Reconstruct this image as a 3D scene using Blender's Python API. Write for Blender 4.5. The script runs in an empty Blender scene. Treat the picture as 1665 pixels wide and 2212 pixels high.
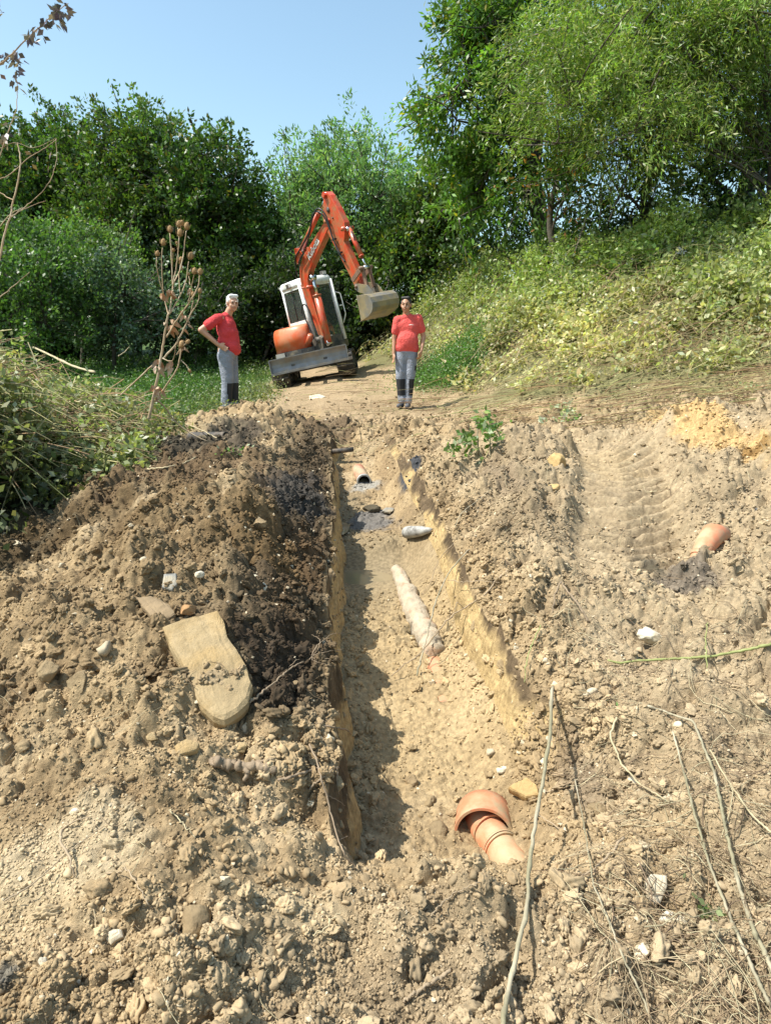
import bpy, bmesh, math, random
import numpy as np
from mathutils import Vector, Matrix

sc = bpy.context.scene
R = math.radians
# ---------------------------------------------------------------- camera
CAMZ, PITCH, FOC = 1.6, R(-12.0), 1522.0          # FOC in units of a 1665 x 2212 picture
cam_d = bpy.data.cameras.new('camera'); cam = bpy.data.objects.new('camera', cam_d)
sc.collection.objects.link(cam); sc.camera = cam
cam.location = (0, 0, CAMZ); cam.rotation_euler = (R(90) + PITCH, 0, 0)
cam_d.sensor_fit = 'VERTICAL'; cam_d.sensor_height = 36; cam_d.lens = 36 * FOC / 2212
cam_d.clip_start = 0.05; cam_d.clip_end = 2000
# ---------------------------------------------------------------- sun, sky, exposure
SUN_EL, SUN_AZ = R(57), R(256)                     # azimuth clockwise from +Y: light comes from the left
sd = Vector((math.sin(SUN_AZ) * math.cos(SUN_EL), math.cos(SUN_AZ) * math.cos(SUN_EL), math.sin(SUN_EL)))
sun_d = bpy.data.lights.new('sun', 'SUN'); sun = bpy.data.objects.new('sun', sun_d)
sc.collection.objects.link(sun); sun.location = (-20, 0, 30)
sun_d.energy = 5.0; sun_d.angle = R(0.53); sun_d.color = (1.0, 0.955, 0.87)
sun.rotation_euler = sd.to_track_quat('Z', 'Y').to_euler()
w = bpy.data.worlds.new('World'); sc.world = w; w.use_nodes = True
nt = w.node_tree; nt.nodes.clear()
sky = nt.nodes.new('ShaderNodeTexSky'); sky.sky_type = 'NISHITA'; sky.sun_disc = False
sky.sun_elevation = SUN_EL; sky.sun_rotation = SUN_AZ; sky.altitude = 100
sky.air_density = 1.1; sky.dust_density = 1.6; sky.ozone_density = 1.0
bgn = nt.nodes.new('ShaderNodeBackground'); bgn.inputs['Strength'].default_value = 0.13
won = nt.nodes.new('ShaderNodeOutputWorld')
hs = nt.nodes.new('ShaderNodeVectorMath'); hs.operation = 'MULTIPLY'; hs.inputs[1].default_value = (1.25, 1.34, 1.2)
nt.links.new(sky.outputs[0], hs.inputs[0]); nt.links.new(hs.outputs[0], bgn.inputs[0]); nt.links.new(bgn.outputs[0], won.inputs[0])
sc.view_settings.view_transform = 'Standard'; sc.view_settings.look = 'None'
sc.view_settings.gamma = 1.0; sc.view_settings.exposure = 0.6; sc.view_settings.use_curve_mapping = False
sc.cycles.max_bounces = 7; sc.cycles.transparent_max_bounces = 6
sc.cycles.diffuse_bounces = 3; sc.cycles.glossy_bounces = 2; sc.cycles.transmission_bounces = 4
sc.cycles.caustics_reflective = False; sc.cycles.caustics_refractive = False

# ---------------------------------------------------------------- small maths
rng = np.random.default_rng(7); random.seed(7)
FW = Vector((0, math.cos(PITCH), math.sin(PITCH))); UP = Vector((0, -math.sin(PITCH), math.cos(PITCH)))
def ray(u, v):
    cx = (u - 832.5) / FOC; cy = (1106 - v) / FOC
    return FW + UP * cy + Vector((cx, 0, 0))
def at(u, v, Y):
    d = ray(u, v); return Vector((0, 0, CAMZ)) + d * (Y / d.y)
def ppm(Y): return FOC / Y                        # rough pixels per metre at a distance

def h2(ix, iy, seed):
    n = (ix.astype(np.int64) * 374761393 + iy.astype(np.int64) * 668265263 + seed * 1442695041) & 0xFFFFFFFF
    n = ((n ^ (n >> 13)) * 1274126177) & 0xFFFFFFFF
    n = (n ^ (n >> 16)) & 0xFFFFFF
    return n / float(0xFFFFFF)
def vn(x, y, seed=0):
    ix = np.floor(x); iy = np.floor(y); fx = x - ix; fy = y - iy
    fx = fx * fx * (3 - 2 * fx); fy = fy * fy * (3 - 2 * fy)
    a = h2(ix, iy, seed); b = h2(ix + 1, iy, seed); c = h2(ix, iy + 1, seed); d = h2(ix + 1, iy + 1, seed)
    return (a + (b - a) * fx) * (1 - fy) + (c + (d - c) * fx) * fy - 0.5
def fbm(x, y, s, octs=4, seed=0, g=0.5):
    r = 0.0; a = 1.0; f = 1.0 / s
    for o in range(octs):
        r = r + a * vn(x * f + 13.7 * o, y * f - 7.3 * o, seed + o); a *= g; f *= 2.03
    return r
def clods(x, y, s, seed, fill=0.75):
    """rounded lumps: height of hemispheroids scattered one per cell"""
    u = x / s; v = y / s; u, v = u + .42 * vn(u * 1.9, v * 1.9, seed + 40) + .22 * vn(u * 4.6, v * 4.6, seed + 41), v + .42 * vn(u * 1.9 + 7, v * 1.9, seed + 42) + .22 * vn(u * 4.6, v * 4.6 + 5, seed + 43); iu = np.floor(u); iv = np.floor(v); best = np.zeros_like(u)
    for du in (-1, 0, 1):
        for dv in (-1, 0, 1):
            a = iu + du; b = iv + dv
            cx = a + 0.15 + 0.7 * h2(a, b, seed); cy = b + 0.15 + 0.7 * h2(a, b, seed + 1)
            k = h2(a, b, seed + 2); r = np.where(k < fill, 0.25 + 0.5 * h2(a, b, seed + 3), 0.0)
            t = np.maximum(0, r * r - (u - cx) ** 2 - (v - cy) ** 2)
            best = np.maximum(best, np.sqrt(t))
    return best * s
def sst(a, b, x):
    t = np.clip((x - a) / (b - a), 0, 1); return t * t * (3 - 2 * t)
def gau(x, y, cx, cy, rx, ry=None, ang=0.0):
    ry = ry or rx; c, s = math.cos(ang), math.sin(ang)
    X = (x - cx) * c + (y - cy) * s; Y = -(x - cx) * s + (y - cy) * c
    return np.exp(-(X / rx) ** 2 - (Y / ry) ** 2)

# ---------------------------------------------------------------- terrain height
def xc(y): return 0.235 - 0.090 * (np.clip(y, 1.5, 9.5) - 2.9)
GY = [0, 1.5, 2.4, 3.6, 5.0, 7.4, 9.0, 11.6, 16.3, 25, 60, 250]
GZ = [0.0, -.02, .06, .22, .40, .62, .72, .84, 1.235, 1.9, 4.2, 9]
FY = [1.6, 2.0, 2.4, 2.9, 3.6, 4.6, 4.95, 5.05, 5.5, 5.68, 5.9, 6.4, 7.2, 7.6, 8.2, 8.8, 9.4]
FZ = [.0, -.16, -.33, -.29, -.20, -.06, -.02, -.01, -.005, .06, .09, .10, .22, .30, .40, .58, .76]
def gz(y): return np.interp(y, GY, GZ)
def fz(y): return np.interp(y, FY, FZ)
TX = [-6, -3, -1.2, -.6, .9, 2.2, 4, 8, 30]; TY = [70, 40, 22, 17.5, 12.6, 10.1, 8.7, 8.0, 7.0]
DF = [.15, .15, .2, .3, .38, .6, .8, .97, 1.0]
def bankd(x, y): return (y - np.interp(x, TX, TY)) * np.interp(x, TX, DF)   # metres uphill of the toe of the bank
def hwl(y):
    return (0.375 - 0.012 * (y - 3)) + 0.07 * vn(y * 1.6, y * 0 + 3.0, 31) + 0.06 * vn(y * 4.1, y * 0 + 1.0, 32) + .04 * vn(y * 11, y * 0, 35)
def hwr(y):
    return (0.34 - 0.008 * (y - 3)) + 0.07 * vn(y * 1.5, y * 0 + 5.0, 33) + 0.008 * vn(y * 3.7, y * 0 + 2.0, 34)
def tr_on(y): return sst(1.75, 2.35, y) * (1 - sst(8.7, 9.5, y))            # where the trench is cut
EX, EY = -1.50, 16.3                                                         # the excavator's spot
TRK = ([4.0, 4.6, 5.4, 6.2, 7.2], [1.42, 1.62, 1.88, 2.1, 2.3])              # centre line of the track print
def trackd(x, y): return x - np.interp(y, TRK[0], TRK[1])
def track_w(x, y): return (1 - sst(.30, .46, np.abs(trackd(x, y)))) * sst(3.8, 4.3, y) * (1 - sst(6.9, 7.4, y))
def surf(x, y, detail=True):
    z = gz(y) + 0.0 * x
    z = z + 0.10 * np.clip(x - 0.9, 0, 6) * sst(1, 4, y) + .05 * np.clip(x - .6, 0, 4)
    z = z - 0.03 * np.clip(-x - 2.2, 0, 8) * (1 - sst(10, 14, y))
    # left spoil heap beside the trench
    xl = xc(y) - hwl(y); s = xl - x
    prof = sst(0.02, 0.62 + .55 * sst(4.8, 7, y), s) * (1 - 0.85 * sst(1.0, 2.3, s))
    z = z + prof * (0.17 + .17 * sst(1.5, 3.2, y)) * (1 - sst(8.9, 10.3, y)) * sst(.2, 1.4, y)
    z = z + 0.07 * gau(x, y, -1.35, 8.6, .9, .7) + .10 * gau(x, y, -1.0, 3.3, .5, .7)
    # right spoil between trench and track print
    z = z + 0.26 * gau(x, y, 1.35, 6.9, .38, 1.0, .1) + .14 * gau(x, y, 1.0, 5.3, .3, .9) + .10 * gau(x, y, .95, 3.9, .3, .8)
    z = z + 0.35 * gau(x, y, 3.9, 5.9, .8, 1.0) + .22 * gau(x, y, 2.9, 6.9, .5, .5)
    z = z - .09 * track_w(x, y) - .16 * gau(x, y, -1.4, 8.1, 1.2, 1.4)
    a = np.where(x < xc(y), xc(y) - hwl(y) - x, x - xc(y) - hwr(y)); z = z - .07 * np.exp(-np.maximum(a, 0) / .09) * tr_on(y)
    # bank on the right
    d = bankd(x, y)
    z = z + 1.85 * sst(-.6, 4.6, d) + .1 * sst(4, 9, d)
    # tilt under the excavator
    z = z + .2 * (x - EX) * np.exp(-(((x - EX) ** 2 + (y - EY) ** 2) / 4.2))
    if detail:
        near = 1 - sst(11, 15, y)
        z = z + .07 * fbm(x, y, 1.1, 3, 5) * (near + .4)
        path = sst(9.6, 11, y) * (1 - sst(-.4, .4, d))
        smooth = np.clip(gau(x, y, -1.15, 1.75, .55, .42) * 1.0 + gau(x, y, -.25, 1.75, .3, .3) * .5 + track_w(x, y) * .75 + path * .85 + gau(x, y, 1.9, 1.7, .6, .5) * .25
                         + gau(x, y, 1.1, 2.9, .3, .5) * .3, 0, .93)
        edge = np.where(x < xc(y), xc(y) - hwl(y) - x, x - xc(y) - hwr(y)); A = (1 - .8 * np.exp(-(np.maximum(edge, 0) / .10) ** 2) * tr_on(y) * (x > xc(y))) * (1 - smooth) * (1 - .6 * sst(-.4, .6, d))
        z = z + A * (.115 * fbm(x, y, .32, 5, 11, .62) + .85 * clods(x + .03 * vn(x * 9, y * 9, 4), y, .17, 21, .45) * near
                     + .95 * clods(x, y, .075, 24, .7) * near * (.35 + .9 * sst(-.15, .25, vn(x * 2.3, y * 2.3, 77))) + .85 * clods(x, y, .034, 27, .8) * (1 - sst(6, 9, y)) * .75
                     + .8 * clods(x, y, .016, 29, .8) * (1 - sst(3, 5, y)) * .7)
        z = z + (1 - A) * (.022 * fbm(x, y, .25, 4, 15, .6) + .3 * clods(x, y, .05, 44, .35) * near)
        # tread bars of the track print
        tw = track_w(x, y)
        q = y - .40 * np.abs(trackd(x, y)) + .02 * vn(x * 3, y * 3, 9)
        z = z + tw * .042 * (np.sin(q * 2 * math.pi / .17) * sst(-.45, .1, vn(x * 3, y * 1.3, 19) + .25))
    return z
def floor_z(x, y, detail=True):
    z = fz(y) + 0 * x
    sx = (x - xc(y)) / .4
    pud = gau(x, y, xc(5.25) - .14, 5.25, .34, .16, -.25)
    z = z + .035 * np.clip(sx, -1, 1) * (sst(4.6, 5.2, y)) + .17 * sst(.35, 1.0, sx) * (1 + .4 * sst(3.5, 5, y)) + .03 * sst(.5, 1, -sx)
    # soil slumped round the near pipes
    z = z + .03 * gau(x, y, .60, 2.2, .2, .2) + .05 * gau(x, y, .05, 2.5, .2, .2)
    z = z + .08 * gau(x, y, xc(5.75) + .1, 5.78, .26, .12) 
    if detail:
        dry = 1 - sst(4.7, 5.0, y) * (1 - sst(5.55, 5.7, y)) * .9
        z = z - .045 * pud
        z = z + (1 - dry) * .03 * fbm(x, y, .22, 3, 58)
        z = z + dry * (.035 * fbm(x, y, .3, 4, 51, .55) + .35 * clods(x, y, .09, 53, .45) * (.3 + sst(-.1, .25, vn(x * 3, y * 3, 79))) + .55 * clods(x, y, .035, 55, .6)
                       + .6 * clods(x, y, .017, 57, .6) * (1 - sst(3.2, 5, y)))
        z = z + (1 - sst(2.35, 2.9, y)) * (.5 * clods(x, y, .08, 61, .6))
    return z
def WR(y): return .085 + .45 * (1 - sst(2.45, 3.1, y))
def wall_t(x, y):
    """0 on the trench floor, 1 outside"""
    s = x - xc(y); a = np.where(s < 0, -s - hwl(y), s - hwr(y)); wd = np.where(s < 0, .08, WR(y))
    return np.clip(a / wd, 0, 1)
def H(x, y, detail=True):
    x = np.asarray(x, float); y = np.asarray(y, float)
    S = surf(x, y, detail); F = floor_z(x, y, detail); t = wall_t(x, y); on = tr_on(y)
    return S + (np.minimum(F, S) - S) * (1 - t) * on
def hit(u, v, detail=False, lo=.8, hi=60):
    Y = 1 / np.linspace(1 / lo, 1 / hi, 3000); d = ray(u, v); X = d.x / d.y * Y; Z = CAMZ + d.z / d.y * Y
    below = Z < H(X, Y, detail); i = int(np.argmax(below)) if below.any() else len(Y) - 1
    return Vector((X[i], Y[i], float(H(X[i], Y[i], detail))))

# ---------------------------------------------------------------- soil colours (albedo), brush shade painted in at the left
def cmix(c, k, col):
    return c * (1 - k[..., None]) + np.array(col) * k[..., None]
TAN, CLAY, DARK, GREY, MOIST = (.335, .245, .138), (.46, .30, .12), (.045, .036, .026), (.24, .22, .19), (.17, .115, .06)
_b = []
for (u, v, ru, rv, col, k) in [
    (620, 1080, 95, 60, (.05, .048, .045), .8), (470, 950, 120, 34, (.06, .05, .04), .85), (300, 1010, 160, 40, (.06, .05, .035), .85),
    (60, 1100, 130, 90, (.025, .02, .016), .95), (60, 1180, 130, 60, (.05, .04, .025), .85), (250, 1110, 190, 55, (.12, .08, .04), .8), (420, 1150, 230, 90, (.17, .115, .058), .75), (380, 1040, 200, 50, (.12, .08, .045), .8), (300, 1250, 260, 70, (.25, .18, .10), .5), (640, 1240, 70, 130, (.10, .065, .035), .85),  # first two patches paint the shade beside the left brush into the soil
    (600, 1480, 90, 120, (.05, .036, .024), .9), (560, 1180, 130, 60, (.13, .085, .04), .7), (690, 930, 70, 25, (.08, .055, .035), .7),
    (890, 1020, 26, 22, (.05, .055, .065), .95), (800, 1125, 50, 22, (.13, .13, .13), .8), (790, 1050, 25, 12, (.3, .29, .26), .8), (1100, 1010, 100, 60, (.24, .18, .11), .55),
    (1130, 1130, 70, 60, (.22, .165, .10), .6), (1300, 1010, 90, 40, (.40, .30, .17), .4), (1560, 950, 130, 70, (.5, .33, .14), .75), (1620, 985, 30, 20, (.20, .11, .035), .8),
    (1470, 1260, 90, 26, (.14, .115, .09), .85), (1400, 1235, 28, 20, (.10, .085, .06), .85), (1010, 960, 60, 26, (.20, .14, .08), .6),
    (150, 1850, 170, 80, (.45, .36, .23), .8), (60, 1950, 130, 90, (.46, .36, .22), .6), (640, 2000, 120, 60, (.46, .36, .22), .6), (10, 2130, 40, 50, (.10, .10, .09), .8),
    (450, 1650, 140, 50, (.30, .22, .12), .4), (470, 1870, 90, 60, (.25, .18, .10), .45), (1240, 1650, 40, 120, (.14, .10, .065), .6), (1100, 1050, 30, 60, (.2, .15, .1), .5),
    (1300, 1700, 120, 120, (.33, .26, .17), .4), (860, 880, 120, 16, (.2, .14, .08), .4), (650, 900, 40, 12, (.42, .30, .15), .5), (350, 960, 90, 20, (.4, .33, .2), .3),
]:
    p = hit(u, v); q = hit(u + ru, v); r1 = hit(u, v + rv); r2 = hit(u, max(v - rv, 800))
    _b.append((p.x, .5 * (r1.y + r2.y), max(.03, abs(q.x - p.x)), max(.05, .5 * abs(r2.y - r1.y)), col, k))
def soil_col(x, y, wt=None):
    x = np.asarray(x, float); y = np.asarray(y, float)
    c = np.zeros(x.shape + (3,)) + np.array(TAN)
    n1 = fbm(x, y, .8, 3, 91); n2 = fbm(x, y, .22, 3, 95)
    c = cmix(c, np.clip(.5 * sst(.0, .4, n1), 0, 1), (.23, .16, .085)); c = cmix(c, .6 * sst(.0, .35, n2), (.19, .13, .07))
    c = cmix(c, .35 * sst(.05, .5, -n2), (.47, .37, .235))
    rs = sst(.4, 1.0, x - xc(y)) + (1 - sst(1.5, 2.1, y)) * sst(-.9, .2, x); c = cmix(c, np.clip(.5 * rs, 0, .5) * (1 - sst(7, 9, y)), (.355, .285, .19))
    t = wall_t(x, y); on = tr_on(y); s = x - xc(y)
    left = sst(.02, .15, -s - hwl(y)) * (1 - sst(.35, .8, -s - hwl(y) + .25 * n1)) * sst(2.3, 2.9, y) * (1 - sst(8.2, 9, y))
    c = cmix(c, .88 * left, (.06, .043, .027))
    yel = sst(2.4, 3.2, y) * (1 - sst(3.8, 6.8, y)) * (1 - t) * on
    c = cmix(c, .6 * yel, (.44, .33, .18))
    wet = (gau(x, y, xc(5.3) - .1, 5.35, .42, .75) + gau(x, y, xc(6.6) - .25, 6.7, .14, .8)) * (1 - t) * on
    c = cmix(c, np.clip(.85 * wet, 0, .85), (.23, .185, .115))
    far = sst(9, 10.5, y); c = cmix(c, far * .75, (.33, .245, .15))
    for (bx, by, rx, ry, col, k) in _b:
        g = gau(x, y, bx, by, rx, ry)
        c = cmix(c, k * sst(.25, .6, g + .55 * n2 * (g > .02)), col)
    # grass field to the left, cut bank to the right
    field = sst(9.6, 11.5, y + .9 * n1) * sst(1.9, 3.0, -x + .5 * n2 - (y - 12) * .03) 
    field = np.maximum(field, sst(19, 21, y))
    c = cmix(c, field, (.065, .105, .028))
    d = bankd(x, y); c = cmix(c, sst(-.5, .5, d + 1.2 * n1), (.15, .14, .065))
    c = cmix(c, .9 * sst(1.6, 3.2, d + n1), (.06, .085, .025))
    c = cmix(c, sst(2.2, 3.0, -x - .2 * n1) * (1 - sst(8.5, 10.5, y)) * sst(3, 4, y), (.05, .05, .025))  # ground under the left brush darkened, its shade put into the colour
    return np.clip(c, 0, 1)
# ---------------------------------------------------------------- scene-graph helpers
COL = sc.collection.objects
def tag(o, label=None, cat=None, group=None, kind=None):
    if label: o['label'] = label
    if cat: o['category'] = cat
    if group: o['group'] = group
    if kind: o['kind'] = kind
    return o
def empty(name, loc=(0, 0, 0), rot=(0, 0, 0)):
    o = bpy.data.objects.new(name, None); COL.link(o); o.location = loc; o.rotation_euler = rot
    o.empty_display_size = .2; return o
def npmesh(name, V, F, mat=None, parent=None, smooth=False, fcol=None, vcol=None, link=True):
    """V (n,3); F (m,3|4) int array or list of arrays"""
    me = bpy.data.meshes.new(name); V = np.asarray(V, np.float32)
    Fs = F if isinstance(F, list) else [F]
    Fs = [np.asarray(f, np.int32) for f in Fs if len(f)]
    me.vertices.add(len(V)); me.vertices.foreach_set('co', V.ravel())
    loops = np.concatenate([f.ravel() for f in Fs]); tot = np.concatenate([np.full(len(f), f.shape[1], np.int32) for f in Fs])
    st = np.concatenate([[0], np.cumsum(tot)[:-1]]).astype(np.int32)
    me.loops.add(len(loops)); me.loops.foreach_set('vertex_index', loops)
    me.polygons.add(len(tot)); me.polygons.foreach_set('loop_start', st); me.polygons.foreach_set('loop_total', tot)
    if smooth: me.polygons.foreach_set('use_smooth', np.ones(len(tot), bool))
    for nm, arr, dom in (('Col', fcol, 'FACE'), ('Col', vcol, 'POINT')):
        if arr is not None:
            a = me.attributes.new(nm, 'FLOAT_COLOR', dom)
            rgba = np.ones((len(arr), 4), np.float32); rgba[:, :3] = arr
            a.data.foreach_set('color', rgba.ravel())
    me.update(calc_edges=True)
    if mat: me.materials.append(mat)
    o = bpy.data.objects.new(name, me)
    if link: COL.link(o)
    if parent: o.parent = parent
    return o
class MB:
    """collects shapes, builds one mesh; face material slots by the current index"""
    def __init__(s): s.v = []; s.f = []; s.m = []; s.sm = []; s.cur = 0
    def add(s, V, F, smooth=False, M=None):
        b = len(s.v)
        for p in V: s.v.append(tuple(M @ Vector(p)) if M is not None else tuple(p))
        for f in F: s.f.append([b + i for i in f]); s.m.append(s.cur); s.sm.append(smooth)
        return s
    def box(s, c, size, M=None, bev=0.0):
        x, y, z = [a / 2 for a in size]; cx, cy, cz = c; b = min(bev, x * .9, y * .9, z * .9)
        if b <= 0:
            V = [(cx + i * x, cy + j * y, cz + k * z) for i in (-1, 1) for j in (-1, 1) for k in (-1, 1)]
            F = [(0, 1, 3, 2), (4, 6, 7, 5), (0, 4, 5, 1), (2, 3, 7, 6), (0, 2, 6, 4), (1, 5, 7, 3)]
            return s.add(V, F, False, M)
        bm = bmesh.new(); bmesh.ops.create_cube(bm, size=1)
        for q in bm.verts: q.co = Vector((q.co.x * 2 * x, q.co.y * 2 * y, q.co.z * 2 * z))
        bmesh.ops.bevel(bm, geom=bm.edges[:], offset=b, segments=2, affect='EDGES', profile=.6)
        V = [(q.co.x + cx, q.co.y + cy, q.co.z + cz) for q in bm.verts]; bm.verts.index_update()
        F = [[q.index for q in f.verts] for f in bm.faces]; bm.free(); return s.add(V, F, False, M)
    def tube(s, pts, rad, n=8, M=None, cap=True, smooth=True):
        pts = [Vector(p) for p in pts]; rad = rad if hasattr(rad, '__len__') else [rad] * len(pts)
        V = []; F = []; up = Vector((0.13, 0.21, 1)).normalized(); prev = None
        for i, p in enumerate(pts):
            t = (pts[min(i + 1, len(pts) - 1)] - pts[max(i - 1, 0)]).normalized()
            a = (prev if prev is not None else (Vector((1, .1, 0)) if abs(t.dot(up)) > .95 else up)); a = (a - t * a.dot(t)).normalized(); b = t.cross(a); prev = a
            for k in range(n):
                an = 2 * math.pi * k / n; V.append(p + (a * math.cos(an) + b * math.sin(an)) * rad[i])
        for i in range(len(pts) - 1):
            for k in range(n):
                F.append((i * n + k, i * n + (k + 1) % n, (i + 1) * n + (k + 1) % n, (i + 1) * n + k))
        if cap: F.append(tuple(range(n - 1, -1, -1))); F.append(tuple((len(pts) - 1) * n + k for k in range(n)))
        return s.add(V, F, smooth, M)
    def prism(s, prof, y0, y1, M=None, bev=0.0):
        """prof: (x,z) polygon in order, extruded along y"""
        n = len(prof)
        if bev > 0:
            bm = bmesh.new(); a = [bm.verts.new((p[0], y0, p[1])) for p in prof]; f = bm.faces.new(a)
            r = bmesh.ops.extrude_face_region(bm, geom=[f]); vs = [g for g in r['geom'] if isinstance(g, bmesh.types.BMVert)]
            for q in vs: q.co.y = y1
            bmesh.ops.recalc_face_normals(bm, faces=bm.faces[:])
            es = [e for e in bm.edges if abs(e.verts[0].co.y - e.verts[1].co.y) < 1e-6]
            bmesh.ops.bevel(bm, geom=es, offset=bev, segments=2, affect='EDGES', profile=.6)
            bm.verts.index_update(); V = [tuple(q.co) for q in bm.verts]; F = [[q.index for q in f.verts] for f in bm.faces]; bm.free()
            return s.add(V, F, False, M)
        V = [(p[0], y0, p[1]) for p in prof] + [(p[0], y1, p[1]) for p in prof]
        F = [tuple(range(n)), tuple(range(2 * n - 1, n - 1, -1))] + [(i, n + i, n + (i + 1) % n, (i + 1) % n) for i in range(n)]
        return s.add(V, F, False, M)
    def ball(s, c, r, M=None, n=12, m=8, squash=(1, 1, 1)):
        V = [(c[0], c[1], c[2] + r * squash[2])]; F = []
        for i in range(1, m):
            th = math.pi * i / m
            for k in range(n):
                ph = 2 * math.pi * k / n
                V.append((c[0] + r * squash[0] * math.sin(th) * math.cos(ph), c[1] + r * squash[1] * math.sin(th) * math.sin(ph), c[2] + r * squash[2] * math.cos(th)))
        V.append((c[0], c[1], c[2] - r * squash[2]))
        for k in range(n): F.append((0, 1 + k, 1 + (k + 1) % n))
        for i in range(m - 2):
            for k in range(n):
                a = 1 + i * n; F.append((a + k, a + n + k, a + n + (k + 1) % n, a + (k + 1) % n))
        L = len(V) - 1; a = 1 + (m - 2) * n
        for k in range(n): F.append((a + k, L, a + (k + 1) % n))
        return s.add(V, F, True, M)
    def capsule(s, p0, r0, p1, r1, n=14):
        p0 = Vector(p0); p1 = Vector(p1); L = (p1 - p0).length
        if L < 1e-5: return s.ball(p0, max(r0, r1), n=n)
        d = (p1 - p0) / L; pts = []; rr = []
        for k in range(5):
            a = math.pi / 2 * (1 - k / 4.0) * .98; pts.append(p0 - d * r0 * math.sin(a)); rr.append(r0 * math.cos(a))
        for k in range(5):
            a = math.pi / 2 * (k / 4.0) * .98; pts.append(p1 + d * r1 * math.sin(a)); rr.append(r1 * math.cos(a))
        return s.tube(pts, rr, n)
    def build(s, name, mats, parent=None, recalc=True):
        me = bpy.data.meshes.new(name); me.from_pydata(s.v, [], s.f)
        for m in (mats if isinstance(mats, (list, tuple)) else [mats]): me.materials.append(m)
        me.polygons.foreach_set('material_index', s.m); me.polygons.foreach_set('use_smooth', s.sm)
        if recalc:
            bm = bmesh.new(); bm.from_mesh(me); bmesh.ops.recalc_face_normals(bm, faces=bm.faces[:]); bm.to_mesh(me); bm.free()
        me.update(); o = bpy.data.objects.new(name, me); COL.link(o)
        if parent: o.parent = parent
        return o
def evaluated(o, name, mats, parent=None, smooth=True):
    """bake an object's modifiers into a new plain mesh object, drop the source"""
    dg = bpy.context.evaluated_depsgraph_get(); dg.update()
    me = bpy.data.meshes.new_from_object(o.evaluated_get(dg)); me.name = name
    src = o.data; bpy.data.objects.remove(o); bpy.data.meshes.remove(src)
    me.materials.clear()
    for m in mats: me.materials.append(m)
    me.polygons.foreach_set('use_smooth', [smooth] * len(me.polygons)); me.polygons.foreach_set('material_index', [0] * len(me.polygons))
    n = bpy.data.objects.new(name, me); COL.link(n)
    if parent: n.parent = parent
    return n

# ---------------------------------------------------------------- materials
def mat(name, col, rough=.6, var=.12, vs=8.0, bump=0.0, bs=40.0, metal=0.0, col2=None, k2=.5, s2=3.0, coat=0.0, spec=.5, attr=None, atype='GEOMETRY', trans=0.0, bdist=.01):
    m = bpy.data.materials.new(name); m.use_nodes = True; n = m.node_tree.nodes; L = m.node_tree.links
    p = n['Principled BSDF']; p.inputs['Roughness'].default_value = rough; p.inputs['Metallic'].default_value = metal
    p.inputs['Specular IOR Level'].default_value = spec
    if coat: p.inputs['Coat Weight'].default_value = coat; p.inputs['Coat Roughness'].default_value = .15
    tc = n.new('ShaderNodeTexCoord'); geo = n.new('ShaderNodeNewGeometry'); vec = tc.outputs['Object']
    if attr:
        a = n.new('ShaderNodeAttribute'); a.attribute_name = attr; a.attribute_type = atype; base = a.outputs['Color']
    else:
        a = n.new('ShaderNodeRGB'); a.outputs[0].default_value = (*col, 1); base = a.outputs[0]
    if col2 is not None:
        nz = n.new('ShaderNodeTexNoise'); nz.inputs['Scale'].default_value = s2; nz.inputs['Detail'].default_value = 6; nz.inputs['Roughness'].default_value = .65
        L.new(vec, nz.inputs['Vector'])
        rp = n.new('ShaderNodeMapRange'); rp.inputs['From Min'].default_value = .62 - .3 * k2; rp.inputs['From Max'].default_value = .80 - .3 * k2
        L.new(nz.outputs['Fac'], rp.inputs['Value'])
        mx = n.new('ShaderNodeMix'); mx.data_type = 'RGBA'; L.new(rp.outputs[0], mx.inputs['Factor']); L.new(base, mx.inputs['A']); mx.inputs['B'].default_value = (*col2, 1)
        base = mx.outputs['Result']
    if var:
        nz = n.new('ShaderNodeTexNoise'); nz.inputs['Scale'].default_value = vs; nz.inputs['Detail'].default_value = 5; L.new(vec, nz.inputs['Vector'])
        mr = n.new('ShaderNodeMapRange'); mr.inputs['From Min'].default_value = .3; mr.inputs['From Max'].default_value = .7
        mr.inputs['To Min'].default_value = 1 - var; mr.inputs['To Max'].default_value = 1 + var; L.new(nz.outputs['Fac'], mr.inputs['Value'])
        vm = n.new('ShaderNodeVectorMath'); vm.operation = 'SCALE'; L.new(base, vm.inputs[0]); L.new(mr.outputs[0], vm.inputs['Scale']); base = vm.outputs[0]
    L.new(base, p.inputs['Base Color'])
    if bump:
        nb = n.new('ShaderNodeTexNoise'); nb.inputs['Scale'].default_value = bs; nb.inputs['Detail'].default_value = 8; nb.inputs['Roughness'].default_value = .7; L.new(vec, nb.inputs['Vector'])
        bp = n.new('ShaderNodeBump'); bp.inputs['Strength'].default_value = bump; bp.inputs['Distance'].default_value = bdist; L.new(nb.outputs['Fac'], bp.inputs['Height']); L.new(bp.outputs[0], p.inputs['Normal'])
    if trans:
        tr = n.new('ShaderNodeBsdfTranslucent'); ms = n.new('ShaderNodeMixShader'); ms.inputs[0].default_value = trans
        sc2 = n.new('ShaderNodeVectorMath'); sc2.operation = 'MULTIPLY'; L.new(base, sc2.inputs[0]); sc2.inputs[1].default_value = (1.35, 1.5, .7)
        L.new(sc2.outputs[0], tr.inputs['Color']); L.new(p.outputs[0], ms.inputs[1]); L.new(tr.outputs[0], ms.inputs[2]); L.new(ms.outputs[0], n['Material Output'].inputs['Surface'])
    return m
M_SOIL = mat('soil', TAN, .95, var=.28, vs=38, bump=.9, bs=90, attr='Col', spec=.15, bdist=.012)
M_CLOD = mat('clod', TAN, .95, var=.22, vs=14, bump=.6, bs=6, attr='tint', atype='INSTANCER', spec=.15, bdist=.0007)
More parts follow.
